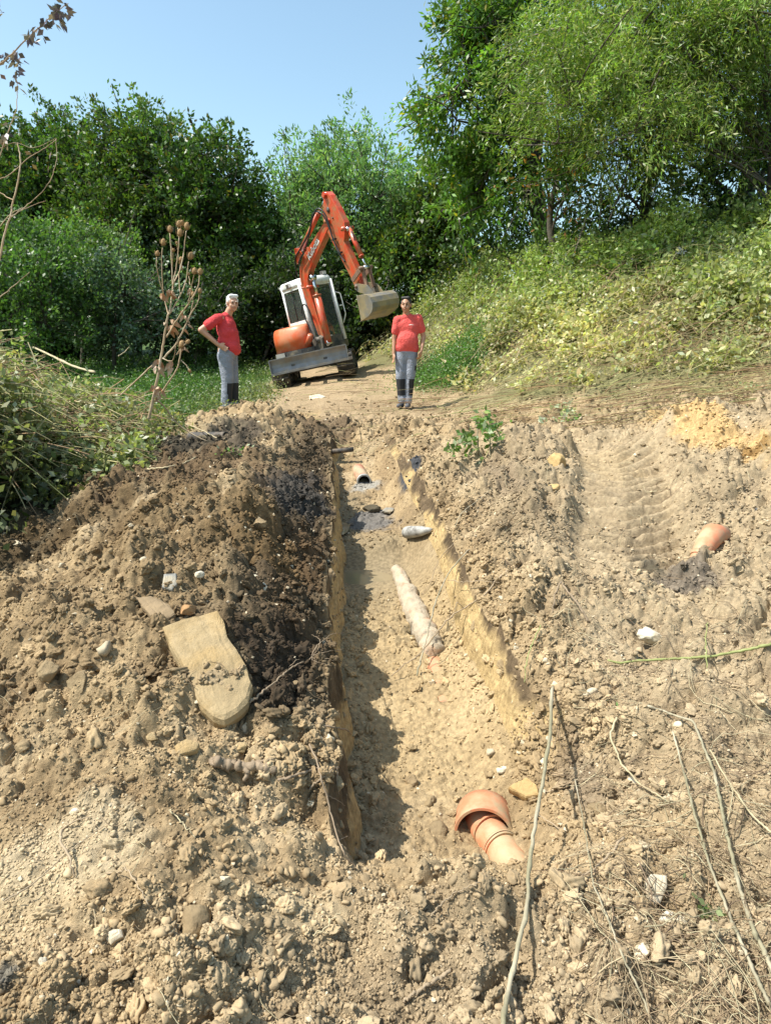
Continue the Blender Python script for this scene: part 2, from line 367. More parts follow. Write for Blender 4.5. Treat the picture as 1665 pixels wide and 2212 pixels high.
M_LEAF = mat('leaf', (.05, .1, .02), .42, var=0, attr='Col', trans=.4, spec=.45)
M_GRASS = mat('grass blade', (.05, .1, .02), .55, var=0, attr='Col', trans=.3, spec=.3)
M_STRAW = mat('straw', (.4, .35, .2), .6, var=0, attr='Col', spec=.3)
M_BARK = mat('bark', (.09, .075, .055), .9, var=.35, vs=6, bump=.8, bs=14, bdist=.03)
# ---------------------------------------------------------------- the ground sheet
def _rows(n):
    y = np.linspace(.75, 21, 6000); d = 1 / y ** 2 + .55 / y * (y > 2.5) * (y < 10) ; c = np.concatenate([[0], np.cumsum((d[1:] + d[:-1]) / 2 * np.diff(y))]); return np.interp(np.linspace(0, c[-1], n), c, y)
def build_ground():
    ys = np.concatenate([np.linspace(-6, .75, 14, endpoint=False), _rows(1350), np.geomspace(21.6, 320, 70)])
    NI, NW, NO, NF = 110, 34, 370, 26
    ny = len(ys); Y = ys[:, None]; yc = ys.copy()
    L = hwl(yc)[:, None]; Rr = hwr(yc)[:, None]; C = xc(yc)[:, None]; W = (.62 * np.maximum(yc, .5) + 1.0)[:, None]
    tf = np.linspace(0, 1, NI)[None, :]; inner = C - L + (L + Rr) * tf
    tw = np.linspace(0, 1, NW + 2)[1:-1][None, :]; wl = C - L - .08 * tw[:, ::-1]; wr = C + Rr + WR(Y) * tw
    e = np.linspace(0, 1, NO)[None, :] ** 1.12
    far = np.geomspace(1, 60, NF)[None, 1:]
    ol = C - L - .08 - W * e; orr = C + Rr + WR(Y) + W * e
    fl = (C - L - .08) - W * far; fr = (C + Rr + WR(Y)) + W * far
    X = np.concatenate([fl[:, ::-1], ol[:, ::-1], wl, inner, wr, orr, fr], axis=1)
    YY = np.repeat(Y, X.shape[1], axis=1)
    Z = H(X, YY); t = wall_t(X, YY); on = tr_on(YY)
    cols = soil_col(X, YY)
    # cut faces: push sideways, clay below and dark topsoil above
    wall = np.clip(4 * t * (1 - t), 0, 1) * on * np.where(X > C, sst(2.7, 3.1, YY), 1) * (np.abs(X - C) < 1)
    sgn = np.sign(X - C); nz = fbm(YY, Z * 1.3 + sgn * 9, .16, 4, 71, .6) + .5 * fbm(YY, Z * .25, .05, 2, 73)
    nw = .7 * fbm(YY, Z * 1.6 + sgn * 4, .09, 4, 171, .65) + .6 * fbm(YY, Z * .3, .45, 2, 175)
    X2 = X + wall * .020 * nw
    top = surf(X, YY, False); dep = top - Z
    wm = on * np.where(X > C, sst(2.6, 3.0, YY), 1) * sst(.0, .06, t) * (1 - sst(.97, 1.0, t)) * (np.abs(X - C) < 1)
    mott = sst(-.1, .3, fbm(YY * 1.5, Z * 1.5 + 3, .12, 3, 271))[..., None]
    clay = (np.array([.43, .31, .15]) * (1 - .35 * mott) + np.array([.27, .19, .09]) * .35 * mott) * (1 + .22 * nz[..., None])
    tops = np.array([.12, .085, .05]) * (1 + .5 * nz[..., None])
    k = sst(.02, .10, dep + .06 * nz + .10 * fbm(YY, YY * 0, .5, 2, 75))[..., None]
    wc = clay * k + tops * (1 - k)
    cols = np.clip(cols * (1 - wm[..., None]) + wc * wm[..., None], 0.01, 1)
    nx = X.shape[1]; idx = np.arange(ny * nx).reshape(ny, nx)
    F = np.stack([idx[:-1, :-1], idx[:-1, 1:], idx[1:, 1:], idx[1:, :-1]], -1).reshape(-1, 4)
    V = np.stack([X2, YY, Z], -1).reshape(-1, 3)
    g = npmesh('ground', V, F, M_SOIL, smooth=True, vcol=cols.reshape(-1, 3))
    tag(g, 'bare dug soil ground with an open trench and a grassy bank', kind='structure')
build_ground()

# ---------------------------------------------------------------- muddy water lying in the trench
M_WATER = mat('muddy water', (.27, .215, .13), .06, var=.08, vs=3, spec=.5)
def water(cx, cy, rx, ry, z, ang=0):
    n = 40; V = [(cx, cy, z)]; F = []
    for k in range(n):
        a = 2 * math.pi * k / n; x, y = rx * math.cos(a), ry * math.sin(a)
        V.append((cx + x * math.cos(ang) - y * math.sin(ang), cy + x * math.sin(ang) + y * math.cos(ang), z))
    F = [(0, 1 + k, 1 + (k + 1) % n) for k in range(n)]
    o = npmesh('water', V, np.array(F), M_WATER); tag(o, kind='structure'); return o
wz = -.033
o = water(float(xc(5.25)) - .14, 5.25, .40, .24, wz, -.25); o['label'] = 'muddy puddle across the trench floor'
o = water(float(xc(6.7)) - .33, 6.55, .10, .55, .105 + .012, .08); o['label'] = 'narrow strip of grey water along the shaded trench wall'

# ---------------------------------------------------------------- loose clods and gravel (instanced crumbs of soil)
def ico(sub):
    bm = bmesh.new(); bmesh.ops.create_icosphere(bm, subdivisions=sub, radius=1)
    V = np.array([v.co[:] for v in bm.verts]); F = np.array([[v.index for v in f.verts] for f in bm.faces]); bm.free(); return V, F
def n3(V, s, seed):
    return (vn(V[:, 0] * s + 5, V[:, 1] * s + V[:, 2] * 1.7 * s, seed) + vn(V[:, 1] * s - 3, V[:, 2] * s + V[:, 0] * 1.3 * s, seed + 1) + vn(V[:, 2] * s + 9, V[:, 0] * s - V[:, 1] * 1.9 * s, seed + 2)) / 1.5
protos = bpy.data.collections.new('soil_crumb_shapes')
for i in range(9):
    sub = 2 if i < 4 else 4
    V, F = ico(sub); r = 1 + .8 * n3(V, 1.1, 300 + i * 9) + .6 * n3(V, 2.6, 305 + i * 9) + (.28 * n3(V, 6, 309 + i * 9) + .16 * n3(V, 13, 317 + i) if sub == 4 else .15 * n3(V, 5, 311 + i * 9))
    V = V * r[:, None] * np.array([1, random.uniform(.65, 1), random.uniform(.5, .85)])
    if i < 4 or i > 6:                                          # angular stone chips: clipped by planes
        for k in range(7):
            nrm = np.array([random.gauss(0, 1) for _ in range(3)]); nrm /= np.linalg.norm(nrm); dd = V @ nrm - random.uniform(.45, .8)
            V = V - np.maximum(dd, 0)[:, None] * nrm
    o = npmesh('soil_crumb', V, F, M_CLOD, link=False, smooth=False); protos.objects.link(o); o.name = 'soil_crumb_%d' % i
def scatter(name, P, S, T, idx, lab):
    n = len(P); me = bpy.data.meshes.new(name); me.vertices.add(n); me.vertices.foreach_set('co', P.astype(np.float32).ravel())
    a = me.attributes.new('scl', 'FLOAT_VECTOR', 'POINT'); a.data.foreach_set('vector', S.astype(np.float32).ravel())
    rot = rng.uniform(0, 6.28, (n, 3)); rot[:, :2] = rng.normal(0, .5, (n, 2))
    a = me.attributes.new('rot', 'FLOAT_VECTOR', 'POINT'); a.data.foreach_set('vector', rot.astype(np.float32).ravel())
    a = me.attributes.new('pick', 'INT', 'POINT'); a.data.foreach_set('value', idx.astype(np.int32))
    a = me.attributes.new('tint', 'FLOAT_VECTOR', 'POINT'); a.data.foreach_set('vector', T.astype(np.float32).ravel())
    me.update(); o = bpy.data.objects.new(name, me); COL.link(o)
    g = bpy.data.node_groups.new(name, 'GeometryNodeTree')
    g.interface.new_socket('Geometry', in_out='INPUT', socket_type='NodeSocketGeometry'); g.interface.new_socket('Geometry', in_out='OUTPUT', socket_type='NodeSocketGeometry')
    gi = g.nodes.new('NodeGroupInput'); go = g.nodes.new('NodeGroupOutput'); ip = g.nodes.new('GeometryNodeInstanceOnPoints')
    ci = g.nodes.new('GeometryNodeCollectionInfo'); ci.inputs[0].default_value = protos; ci.inputs['Separate Children'].default_value = True; ci.inputs['Reset Children'].default_value = True
    def na(nm, ty):
        q = g.nodes.new('GeometryNodeInputNamedAttribute'); q.data_type = ty; q.inputs[0].default_value = nm; return [s for s in q.outputs if s.enabled and s.name == 'Attribute'][0]
    g.links.new(gi.outputs[0], ip.inputs['Points']); g.links.new(ci.outputs[0], ip.inputs['Instance']); ip.inputs['Pick Instance'].default_value = True
    g.links.new(na('pick', 'INT'), ip.inputs['Instance Index']); g.links.new(na('rot', 'FLOAT_VECTOR'), ip.inputs['Rotation']); g.links.new(na('scl', 'FLOAT_VECTOR'), ip.inputs['Scale'])
    g.links.new(ip.outputs[0], go.inputs[0])
    md = o.modifiers.new('scatter', 'NODES'); md.node_group = g
    tag(o, lab, kind='stuff'); return o
def crumb_points(n, y0, y1, smin, smax, pw, seed):
    r = np.random.default_rng(seed)
    y = 1 / r.uniform(1 / y1, 1 / y0, n); x = r.uniform(-1, 1, n) * (.60 * y + .55)
    s = smin * (smax / smin) ** (r.uniform(0, 1, n) ** pw)
    s = np.maximum(s, .0022 * y)
    d = bankd(x, y); t = wall_t(x, y); on = tr_on(y)
    smooth = np.clip(gau(x, y, -1.15, 1.75, .5, .38) + track_w(x, y) * .9 + sst(9.6, 10.8, y) * .75, 0, 1)
    inside = (t <= 0) & (on > .5)
    wet = (y > 4.9) & (y < 5.65) & inside
    clump = sst(-.25, .2, fbm(x, y, .35, 2, seed + 9))
    keep = (d < .6) & (~((t > 0) & (t < 1) & (on > .3) & ((y > 3.0) | (x < xc(y)))) | (r.uniform(0, 1, n) < .10)) & ~wet & (r.uniform(0, 1, n) > smooth * np.clip(s / .012, .2, 1)) & (r.uniform(0, 1, n) < np.where(inside, .35, 1) * (.25 + .75 * clump)) & ~((x < -2.3) & (y > 9.5))
    x, y, s = x[keep], y[keep], s[keep]; n = len(x)
    z = H(x, y) + s * .15
    T = soil_col(x, y) * r.uniform(.75, 1.25, (n, 1)); pale = r.uniform(0, 1, n) < .02
    T[pale] = np.array([.55, .46, .32]) * r.uniform(.8, 1.15, (pale.sum(), 1))
    idx = r.choice([0, 1, 2, 3], n); big = s > .02; idx[big] = r.choice([4, 5, 6], big.sum()); idx[pale] = r.choice([3, 7, 8], pale.sum())
    S = s[:, None] * r.uniform(.7, 1.35, (n, 3))
    return np.stack([x, y, z], -1), S, T, idx
A = crumb_points(150000, 1.05, 10.5, .0020, .0085, 1.2, 401); B = crumb_points(8000, 1.1, 10, .008, .030, 2.8, 402); C_ = crumb_points(24000, 3.6, 13, .006, .022, 1.8, 403); L_ = crumb_points(60000, 2.2, 9, .006, .028, 1.8, 404)
_a = np.abs(wall_t(L_[0][:, 0], L_[0][:, 1]) - .5); _q = ((np.abs(L_[0][:, 0] - xc(L_[0][:, 1])) < .75) & (np.abs(L_[0][:, 0] - xc(L_[0][:, 1])) > .24)); L_ = tuple(q[_q] for q in L_)
P, S, T, I = [np.concatenate(q) for q in zip(A, B, C_, L_)]
G_ = crumb_points(7000, 2.4, 9, .010, .030, 2.2, 405); _q = (G_[0][:, 0] < xc(G_[0][:, 1]) - .45) | (rng.uniform(0, 1, len(G_[0])) < .12); G_ = [q[_q] for q in G_]; G_[2] = G_[2] * .85
P, S, T, I = [np.concatenate(q) for q in zip((P, S, T, I), G_)]
scatter('soil_clods', P, S, T, I, 'crumbled tan clods, pebbles and soil crumbs covering the dug ground')
# ---------------------------------------------------------------- leaves, sprays, trees
def norm(a): return a / np.maximum(np.linalg.norm(a, axis=1, keepdims=True), 1e-9)
def leaf_mesh(name, P, AX, ln, wd, cols, m, parent=None, up=.5, seed=1, fold=.0):
    """P leaf base points, AX long axes; kite-shaped leaf of one quad"""
    r = np.random.default_rng(seed); n = len(P); AX = norm(AX)
    nr = norm(r.normal(0, 1, (n, 3)) + np.array([-.25, -.15, up])); B = norm(np.cross(nr, AX)); N = np.cross(AX, B)
    ln = np.broadcast_to(ln, n)[:, None] * r.uniform(.7, 1.25, (n, 1)); wd = np.broadcast_to(wd, n)[:, None] * r.uniform(.75, 1.2, (n, 1))
    a = P; b = P + AX * ln * .45 + B * wd * .5 + N * wd * fold; c = P + AX * ln - N * ln * .12; d = P + AX * ln * .45 - B * wd * .5 + N * wd * fold
    V = np.stack([a, b, c, d], 1).reshape(-1, 3); i = np.arange(n)[:, None] * 4
    F = np.concatenate([i, i + 1, i + 2, i + 3], 1)
    return npmesh(name, V, F, m, parent, fcol=np.clip(cols, .001, 1))
def leaf_cols(n, base, r, vary=.25, alt=None, palt=.1):
    c = np.array(base)[None] * r.uniform(1 - vary, 1 + vary, (n, 1)) * (1 + r.normal(0, .08, (n, 3)))
    if alt is not None:
        k = r.uniform(0, 1, n) < palt; c[k] = np.array(alt) * r.uniform(.7, 1.3, (k.sum(), 1))
    return c
def thin_tubes(paths, rad, n=3):
    """paths (m,k,3) -> crossed ribbons closed as n-sided tubes"""
    m, k, _ = paths.shape; T = np.gradient(paths, axis=1); T /= np.maximum(np.linalg.norm(T, axis=2, keepdims=True), 1e-9)
    ref = np.zeros_like(T); ref[..., 2] = 1; ref[..., 0] = .3; A = np.cross(T, ref); A /= np.maximum(np.linalg.norm(A, axis=2, keepdims=True), 1e-9); B = np.cross(T, A)
    rad = np.asarray(rad, float).reshape(-1, 1, 1) * np.ones((m, 1, 1)) * np.linspace(1, .55, k)[None, :, None]
    rings = [paths + (A * math.cos(2 * math.pi * q / n) + B * math.sin(2 * math.pi * q / n)) * rad for q in range(n)]
    V = np.stack(rings, 2).reshape(-1, 3); base = (np.arange(m) * k * n)[:, None, None, None]
    j = (np.arange(k - 1) * n)[None, :, None, None]; q = np.arange(n)[None, None, :, None]
    q2 = (q + 1) % n
    F = np.concatenate([base + j + q, base + j + q2, base + j + n + q2, base + j + n + q], 3).reshape(-1, 4)
    return V, F
def bez(a, b, c, k):
    t = np.linspace(0, 1, k)[None, :, None]; return a[:, None] * (1 - t) ** 2 + 2 * b[:, None] * t * (1 - t) + c[:, None] * t * t
def tree(name, label, cat, base, lobes, leaf=(.12, .06), col=(.05, .1, .02), alt=None, palt=.08, spray=.7, nl=46, dens=10.0, rise=.6, droop=0.0, trad=.16, seed=1, group=None, spread=.16, shell=.45, twig=.35, top=None, limbs=True, zmin=None, vary=.28, limbr=.36, cl=6, cs=.28):
    r = np.random.default_rng(seed); root = empty(name, base); tag(root, label, cat, group); b0 = np.array(base)
    C = np.array([l[:3] for l in lobes]); RR = np.array([l[3] for l in lobes])
    sp, sa, si = [], [], []
    for i in range(len(lobes)):
        n = max(8, int(dens * RR[i] ** 2 * 7)); d = norm(r.normal(0, 1, (n, 3))); rad = RR[i] * (shell + (1 - shell) * r.uniform(0, 1, (n, 1)) ** .6)
        q = C[i] + d * rad; ncl = max(4, n // cl); qc = C[i] + (norm(r.normal(0, 1, (ncl, 3))) * RR[i] * (shell + (1 - shell) * r.uniform(0, 1, (ncl, 1)) ** .6)); q = qc[r.integers(0, ncl, n)] + r.normal(0, cs, (n, 3)); d = norm(q - C[i]); sp.append(q); sa.append(norm(d * .7 + np.array([0, 0, rise]) + r.normal(0, .3, (n, 3)))); si.append(np.full(n, i))
    sp = np.concatenate(sp); sa = np.concatenate(sa); si = np.concatenate(si)
    if zmin is not None: k = sp[:, 2] > zmin; sp, sa, si = sp[k], sa[k], si[k]
    S = len(sp); L = spray * r.uniform(.6, 1.35, (S, 1))
    tip = sp + sa * L; mid = sp + sa * L * .5 + np.array([0, 0, .12 * spray]); tip[:, 2] -= droop * L[:, 0]
    tone = r.uniform(.7, 1.3, S) * (1 + .25 * np.clip(vn(sp[:, 0] * .8, sp[:, 2] * .8, seed), -.5, .5))
    # leaves along each spray
    m = nl; t = r.uniform(0, 1, (S, m, 1)) ** .8
    a_, b_, c_ = sp[:, None], mid[:, None], tip[:, None]
    P = a_ * (1 - t) ** 2 + 2 * b_ * t * (1 - t) + c_ * t * t
    P = P + r.normal(0, 1, (S, m, 3)) * spread * (1.15 - .8 * t)
    AX = (sa[:, None] * .6 + r.normal(0, .6, (S, m, 3)) + np.array([0, 0, -.9 * droop]))
    cols = leaf_cols(S * m, np.array(col) * 1.3, r, vary, alt, palt) * np.repeat(tone, m)[:, None]
    P = P.reshape(-1, 3); AX = AX.reshape(-1, 3)
    cr = leaf_mesh('crown', P - b0, AX, leaf[0], leaf[1], cols, M_LEAF, root, seed=seed)
    # trunk, limbs, twigs
    tops = C[np.argsort(C[:, 2])]; apex = np.array(top) if top is not None else np.array([C[:, 0].mean(), C[:, 1].mean(), C[:, 2].max() - .2 * RR.mean()])
    V, F, off = [], [], 0
    def put(pp, rad, n):
        nonlocal off
        v, f = thin_tubes(pp, rad, n); V.append(v); F.append(f + off); off += len(v)
    bend = (b0 + apex) / 2 + r.normal(0, .25, 3) * np.array([1, 1, 0]); tp = bez(b0[None], bend[None], apex[None], 12)
    tp[:, 0, 2] -= .3
    put(tp, [trad], 10)
    if limbs:
        tt = r.uniform(.25, .8, len(C)); st = np.array([tp[0, int(q * 11)] for q in tt]); md = (st + C) / 2 + np.array([0, 0, .3])
        put(bez(st, md, C, 8), trad * limbr * np.clip(RR / RR.max(), .4, 1), 6)
    k = r.uniform(0, 1, S) < twig
    put(bez(C[si[k]], (C[si[k]] + sp[k]) / 2 + r.normal(0, .1, (k.sum(), 3)), tip[k], 5), .012 + .015 * r.uniform(0, 1, k.sum()), 3)
    tr = npmesh('trunk', np.concatenate(V) - b0, np.concatenate(F), M_BARK, root, smooth=True)
    return root
def lob(lst, Y, dy=1.2, seed=0):
    """(u, v, r, optional depth shift) in picture units at distance Y -> world spheres"""
    r = random.Random(seed); out = []
    for l in lst:
        y = Y + (l[3] if len(l) > 3 else r.uniform(-dy, dy)); p = at(l[0], l[1], y); out.append((p.x, p.y, p.z, l[2] / FOC * y))
    return out
def low(lst, k=76): return [(l[0], l[1] + (k if l[1] < 480 else 0)) + ((l[2] * .88,) + tuple(l[3:])) for l in lst]
def gpt(u, Y):
    x = (u - 832.5) / FOC * Y * .985; return (x, Y, float(H(x, Y, False)) - .05)
GRP = 'trees along the far edge of the field'
DG, MG = (.052, .098, .020), (.045, .088, .018)
tree('field_tree', 'dark green tree at the left edge of the picture, crown touching the frame', 'tree', gpt(-20, 24), lob(low([(-30, 330, 90), (40, 300, 70), (60, 400, 90), (-40, 450, 100), (10, 260, 45), (50, 520, 80), (-30, 600, 90), (90, 350, 55)]), 24, 1.2, 1), col=DG, alt=(.10, .09, .02), palt=.05, seed=11, group=GRP, leaf=(.145, .085))
tree('field_tree', 'tall dark tree with a rounded top knob standing out left of the sky notch', 'tree', gpt(140, 25), lob(low([(140, 215, 38), (125, 260, 50), (165, 250, 30), (90, 250, 30), (140, 330, 80), (190, 390, 70), (100, 420, 80), (160, 480, 90), (130, 600, 100), (200, 570, 80)]), 25, 1.2, 2), col=DG, alt=(.09, .085, .02), palt=.06, seed=12, group=GRP, leaf=(.145, .085))
tree('field_tree', 'broad dense dark tree with many upright shoots, second widest crown of the far row', 'tree', gpt(300, 24), lob(low([(235, 250, 40), (280, 240, 45), (330, 255, 48), (215, 300, 50), (290, 330, 85), (350, 320, 70), (240, 400, 85), (320, 430, 100), (230, 500, 80), (300, 560, 100), (370, 520, 90), (260, 640, 90)]), 24, 1.4, 3), col=(.060, .105, .020), alt=(.12, .11, .02), palt=.07, seed=13, group=GRP, leaf=(.145, .085), spray=.8)
tree('field_tree', 'tall dark tree whose pointed shoots reach highest above the excavator side of the row', 'tree', gpt(440, 23), lob(low([(400, 265, 42), (440, 275, 40), (475, 300, 38), (490, 340, 42), (420, 340, 70), (470, 400, 75), (400, 440, 85), (480, 480, 80), (420, 560, 90), (500, 560, 70), (440, 650, 90), (500, 420, 50)]), 23, 1.3, 4), col=(.050, .095, .020), alt=(.10, .09, .02), palt=.06, seed=14, group=GRP, leaf=(.145, .085), spray=.8)
tree('field_tree', 'lower dark tree filling the dip between the tall row and the pale willow', 'tree', gpt(560, 23.5), lob(low([(555, 395, 50), (530, 440, 60), (600, 400, 45), (570, 470, 80), (540, 560, 90), (610, 540, 80), (560, 650, 80), (620, 640, 70)]), 23.5, 1.1, 5), col=(.055, .10, .02), seed=15, group=GRP, leaf=(.145, .085))
tree('willow_tree', 'pale grey-green willow with a feathery pointed top behind the excavator arm', 'tree', gpt(790, 22), lob(low([(780, 255, 34), (770, 300, 45), (800, 300, 40), (740, 350, 60), (810, 350, 60), (860, 350, 42), (640, 350, 40), (690, 350, 50), (640, 410, 60), (720, 430, 90), (830, 430, 90), (900, 410, 60), (890, 500, 90), (780, 520, 100), (690, 520, 90), (930, 470, 50), (850, 600, 90), (740, 620, 80)]), 22, 1.5, 6), col=(.115, .20, .07), alt=(.18, .25, .12), palt=.12, leaf=(.15, .055), seed=16, rise=.9, spray=.8, vary=.3)
tree('field_tree', 'dark rounded tree standing behind the excavator bucket and right-hand worker', 'tree', gpt(930, 20.5), lob([(940, 500, 60), (990, 500, 45), (880, 540, 70), (960, 560, 70), (1000, 570, 50), (900, 600, 70), (840, 600, 60), (960, 450, 40), (1010, 530, 40)], 20.5, .8, 7), col=(.052, .09, .018), alt=(.16, .16, .02), palt=.10, seed=17, group=GRP, leaf=(.14, .08))
# shrubs in front of the far row
SG = 'shrubs along the field edge'
tree('shrub', 'mid-green leafy shrub at the left edge under the far trees', 'shrub', gpt(40, 17), lob([(20, 600, 80), (80, 570, 60), (-30, 560, 80), (120, 620, 70), (20, 690, 90), (100, 700, 80)], 17, .8, 8), col=(.065, .125, .03), alt=(.12, .2, .08), palt=.08, trad=.06, leaf=(.10, .06), seed=18, group=SG, spray=.5)
tree('shrub', 'silvery blue-green shrub behind the dry teasel', 'shrub', gpt(250, 18), lob([(210, 630, 70), (270, 640, 60), (190, 700, 70), (260, 720, 70), (310, 690, 50), (330, 730, 45)], 18, .8, 9), col=(.085, .135, .075), alt=(.20, .27, .22), palt=.15, trad=.06, leaf=(.10, .06), seed=19, group=SG, spray=.5)
tree('shrub', 'light green shrub with yellowish tips right behind the dry teasel', 'shrub', gpt(180, 19), lob([(160, 560, 60), (220, 540, 50), (130, 510, 40), (250, 590, 60), (190, 610, 70)], 19, .8, 19), col=(.085, .15, .035), alt=(.16, .2, .06), palt=.08, trad=.06, leaf=(.10, .06), seed=20, group=SG, spray=.5)
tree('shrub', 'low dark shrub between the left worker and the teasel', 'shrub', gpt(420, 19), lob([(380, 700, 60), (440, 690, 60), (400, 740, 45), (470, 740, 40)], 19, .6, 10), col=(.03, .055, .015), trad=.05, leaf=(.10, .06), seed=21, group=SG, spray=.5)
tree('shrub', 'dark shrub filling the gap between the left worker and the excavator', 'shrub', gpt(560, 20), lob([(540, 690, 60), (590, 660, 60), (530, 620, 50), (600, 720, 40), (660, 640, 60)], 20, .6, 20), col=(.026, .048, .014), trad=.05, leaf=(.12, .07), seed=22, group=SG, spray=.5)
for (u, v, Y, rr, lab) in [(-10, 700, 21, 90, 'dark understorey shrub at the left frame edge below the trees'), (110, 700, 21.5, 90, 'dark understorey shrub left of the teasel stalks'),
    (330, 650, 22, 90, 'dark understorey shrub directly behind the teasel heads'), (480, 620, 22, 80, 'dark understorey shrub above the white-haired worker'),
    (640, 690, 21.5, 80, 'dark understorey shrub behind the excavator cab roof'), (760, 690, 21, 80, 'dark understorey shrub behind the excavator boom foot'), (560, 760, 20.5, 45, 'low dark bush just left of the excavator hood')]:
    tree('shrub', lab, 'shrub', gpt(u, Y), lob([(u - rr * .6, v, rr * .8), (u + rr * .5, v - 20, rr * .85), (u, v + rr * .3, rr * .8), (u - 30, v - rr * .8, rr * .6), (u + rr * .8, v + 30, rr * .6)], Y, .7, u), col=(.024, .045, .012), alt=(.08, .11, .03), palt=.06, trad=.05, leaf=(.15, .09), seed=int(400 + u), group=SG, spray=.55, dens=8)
# big trees on top of the bank
tree('ash_tree', 'big leafy green tree leaning left over the bank against the sky', 'tree', gpt(1180, 17.5), lob([(1040, 60, 70), (1000, 110, 55), (1080, 40, 90), (1160, 30, 90), (985, 190, 60), (1010, 180, 90), (1100, 150, 100), (1180, 120, 90), (985, 260, 50), (1000, 290, 80), (1080, 280, 90), (1160, 260, 90), (1010, 350, 45), (1050, 370, 70), (1035, 410, 40), (1120, 360, 70), (1140, 410, 45), (990, 470, 28), (1070, 435, 26), (1015, 420, 24)], 17.5, 1.3, 31), col=(.085, .160, .022), alt=(.26, .24, .03), palt=.05, leaf=(.16, .06), droop=.55, rise=.2, spray=.62, dens=6, nl=48, trad=.22, cl=10, cs=.24, seed=31, top=at(1120, 120, 17.5), vary=.3)
tree('ash_tree', 'green tree with rusty brown dying leaves at the top of the bank', 'tree', gpt(1210, 15), lob([(1170, 390, 45), (1220, 430, 48), (1270, 440, 48), (1310, 470, 34), (1290, 400, 60)], 15, .7, 32), col=(.055, .105, .018), alt=(.34, .17, .05), palt=.13, leaf=(.12, .045), droop=.4, rise=.2, spray=.5, trad=.09, dens=4.0, cl=8, seed=32, top=at(1200, 400, 15))
tree('ash_tree', 'slim dark-trunked tree on the bank beside the pale house gable', 'tree', gpt(1425, 14.5), lob([(1400, 420, 50), (1360, 470, 42), (1440, 460, 34), (1340, 420, 50), (1390, 500, 26), (1300, 520, 24)], 14.5, .6, 33), col=(.035, .07, .018), leaf=(.12, .05), droop=.3, spray=.45, trad=.10, seed=33, top=at(1400, 380, 14.5), dens=4, cl=8)
tree('oak_tree', 'dark broad tree behind the willow with a thick leaning trunk at the right edge', 'tree', gpt(1550, 15), lob([(1540, 420, 60), (1600, 380, 80), (1650, 430, 70), (1480, 400, 50), (1560, 330, 80), (1640, 480, 50), (1490, 450, 35), (1690, 330, 90), (1600, 490, 40), (1450, 340, 60), (1500, 280, 80)], 15.5, .9, 34), col=(.028, .055, .016), alt=(.10, .14, .06), palt=.05, leaf=(.14, .07), spray=.6, trad=.22, seed=34, top=at(1640, 280, 15), dens=3.2, cl=9)
tree('willow_tree', 'yellow-green willow with trailing branches filling the top right corner', 'tree', gpt(1640, 13.4), lob([(1210, 60, 70), (1290, 30, 90), (1390, 20, 100), (1500, 20, 110), (1620, 20, 110), (1250, 130, 90), (1350, 120, 100), (1460, 110, 110), (1570, 110, 110), (1660, 120, 90), (1230, 230, 80), (1320, 220, 95), (1420, 210, 95), (1530, 190, 100), (1640, 200, 80), (1200, 310, 55), (1280, 300, 65), (1370, 285, 65), (1460, 260, 60), (1640, 330, 40, 0), (1670, 340, 40)], 13.4, 1.3, 35), col=(.125, .185, .035), alt=(.33, .33, .14), palt=.11, leaf=(.115, .024), droop=.5, rise=.1, spray=.75, dens=14, nl=70, trad=.2, limbr=.16, twig=.12, cl=9, cs=.22, seed=35, top=at(1700, 60, 13.6), vary=.35)
tree('shrub', 'dark shrub in the sky gap on top of the bank', 'shrub', gpt(1070, 17), lob([(1060, 540, 30), (1100, 545, 34), (1020, 560, 26), (1150, 530, 32)], 17, .5, 36), col=(.035, .07, .02), trad=.04, leaf=(.10, .05), seed=36, spray=.4)
tree('shrub', 'dense shrub under the trees at the crest of the bank left of the gable', 'shrub', gpt(1290, 15), lob([(1230, 530, 34), (1280, 525, 34), (1330, 520, 26), (1180, 540, 26)], 15.5, .5, 37), col=(.045, .085, .025), trad=.04, leaf=(.10, .05), seed=37, spray=.4)
# ---------------------------------------------------------------- ground cover nobody could count
def pts_in(n, y0, y1, seed, xr=(.62, .6), pw=1.0):
    r = np.random.default_rng(seed); y = (r.uniform(y1 ** -pw, y0 ** -pw, n)) ** (-1 / pw); x = r.uniform(-1, 1, n) * (xr[0] * y + xr[1]); return x, y, r
def sprays(x, y, z0, hgt, nl, r, cols, leaf, name, label, lean=.6, sprd=.08, seed=3, tone=None):
    S = len(x); b = np.stack([x, y, z0], 1); ax = norm(r.normal(0, lean, (S, 3)) + np.array([0, 0, .8])); L = hgt[:, None] * r.uniform(.6, 1.3, (S, 1))
    tip = b + ax * L; tip[:, 2] -= .25 * L[:, 0]; mid = b + ax * L * .6 + np.array([0, 0, .1]) * L
    t = r.uniform(0, 1, (S, nl, 1)) ** .6
    P = b[:, None] * (1 - t) ** 2 + 2 * mid[:, None] * t * (1 - t) + tip[:, None] * t * t + r.normal(0, 1, (S, nl, 3)) * sprd
    AX = r.normal(0, .7, (S, nl, 3)) + ax[:, None] * .3 + np.array([0, 0, -.1])
    C = np.repeat(cols, nl, 0) * r.uniform(.65, 1.35, (S * nl, 1)) * (1 + r.normal(0, .07, (S * nl, 3)))
    k = r.uniform(0, 1, S * nl) < .05; C[k] = np.array([.42, .46, .32]) * r.uniform(.7, 1.1, (k.sum(), 1))
    o = leaf_mesh(name, P.reshape(-1, 3), AX.reshape(-1, 3), np.repeat(leaf, nl), np.repeat(leaf, nl) * .58, C, M_LEAF, seed=seed, up=.9)
    tag(o, label, kind='stuff'); return o
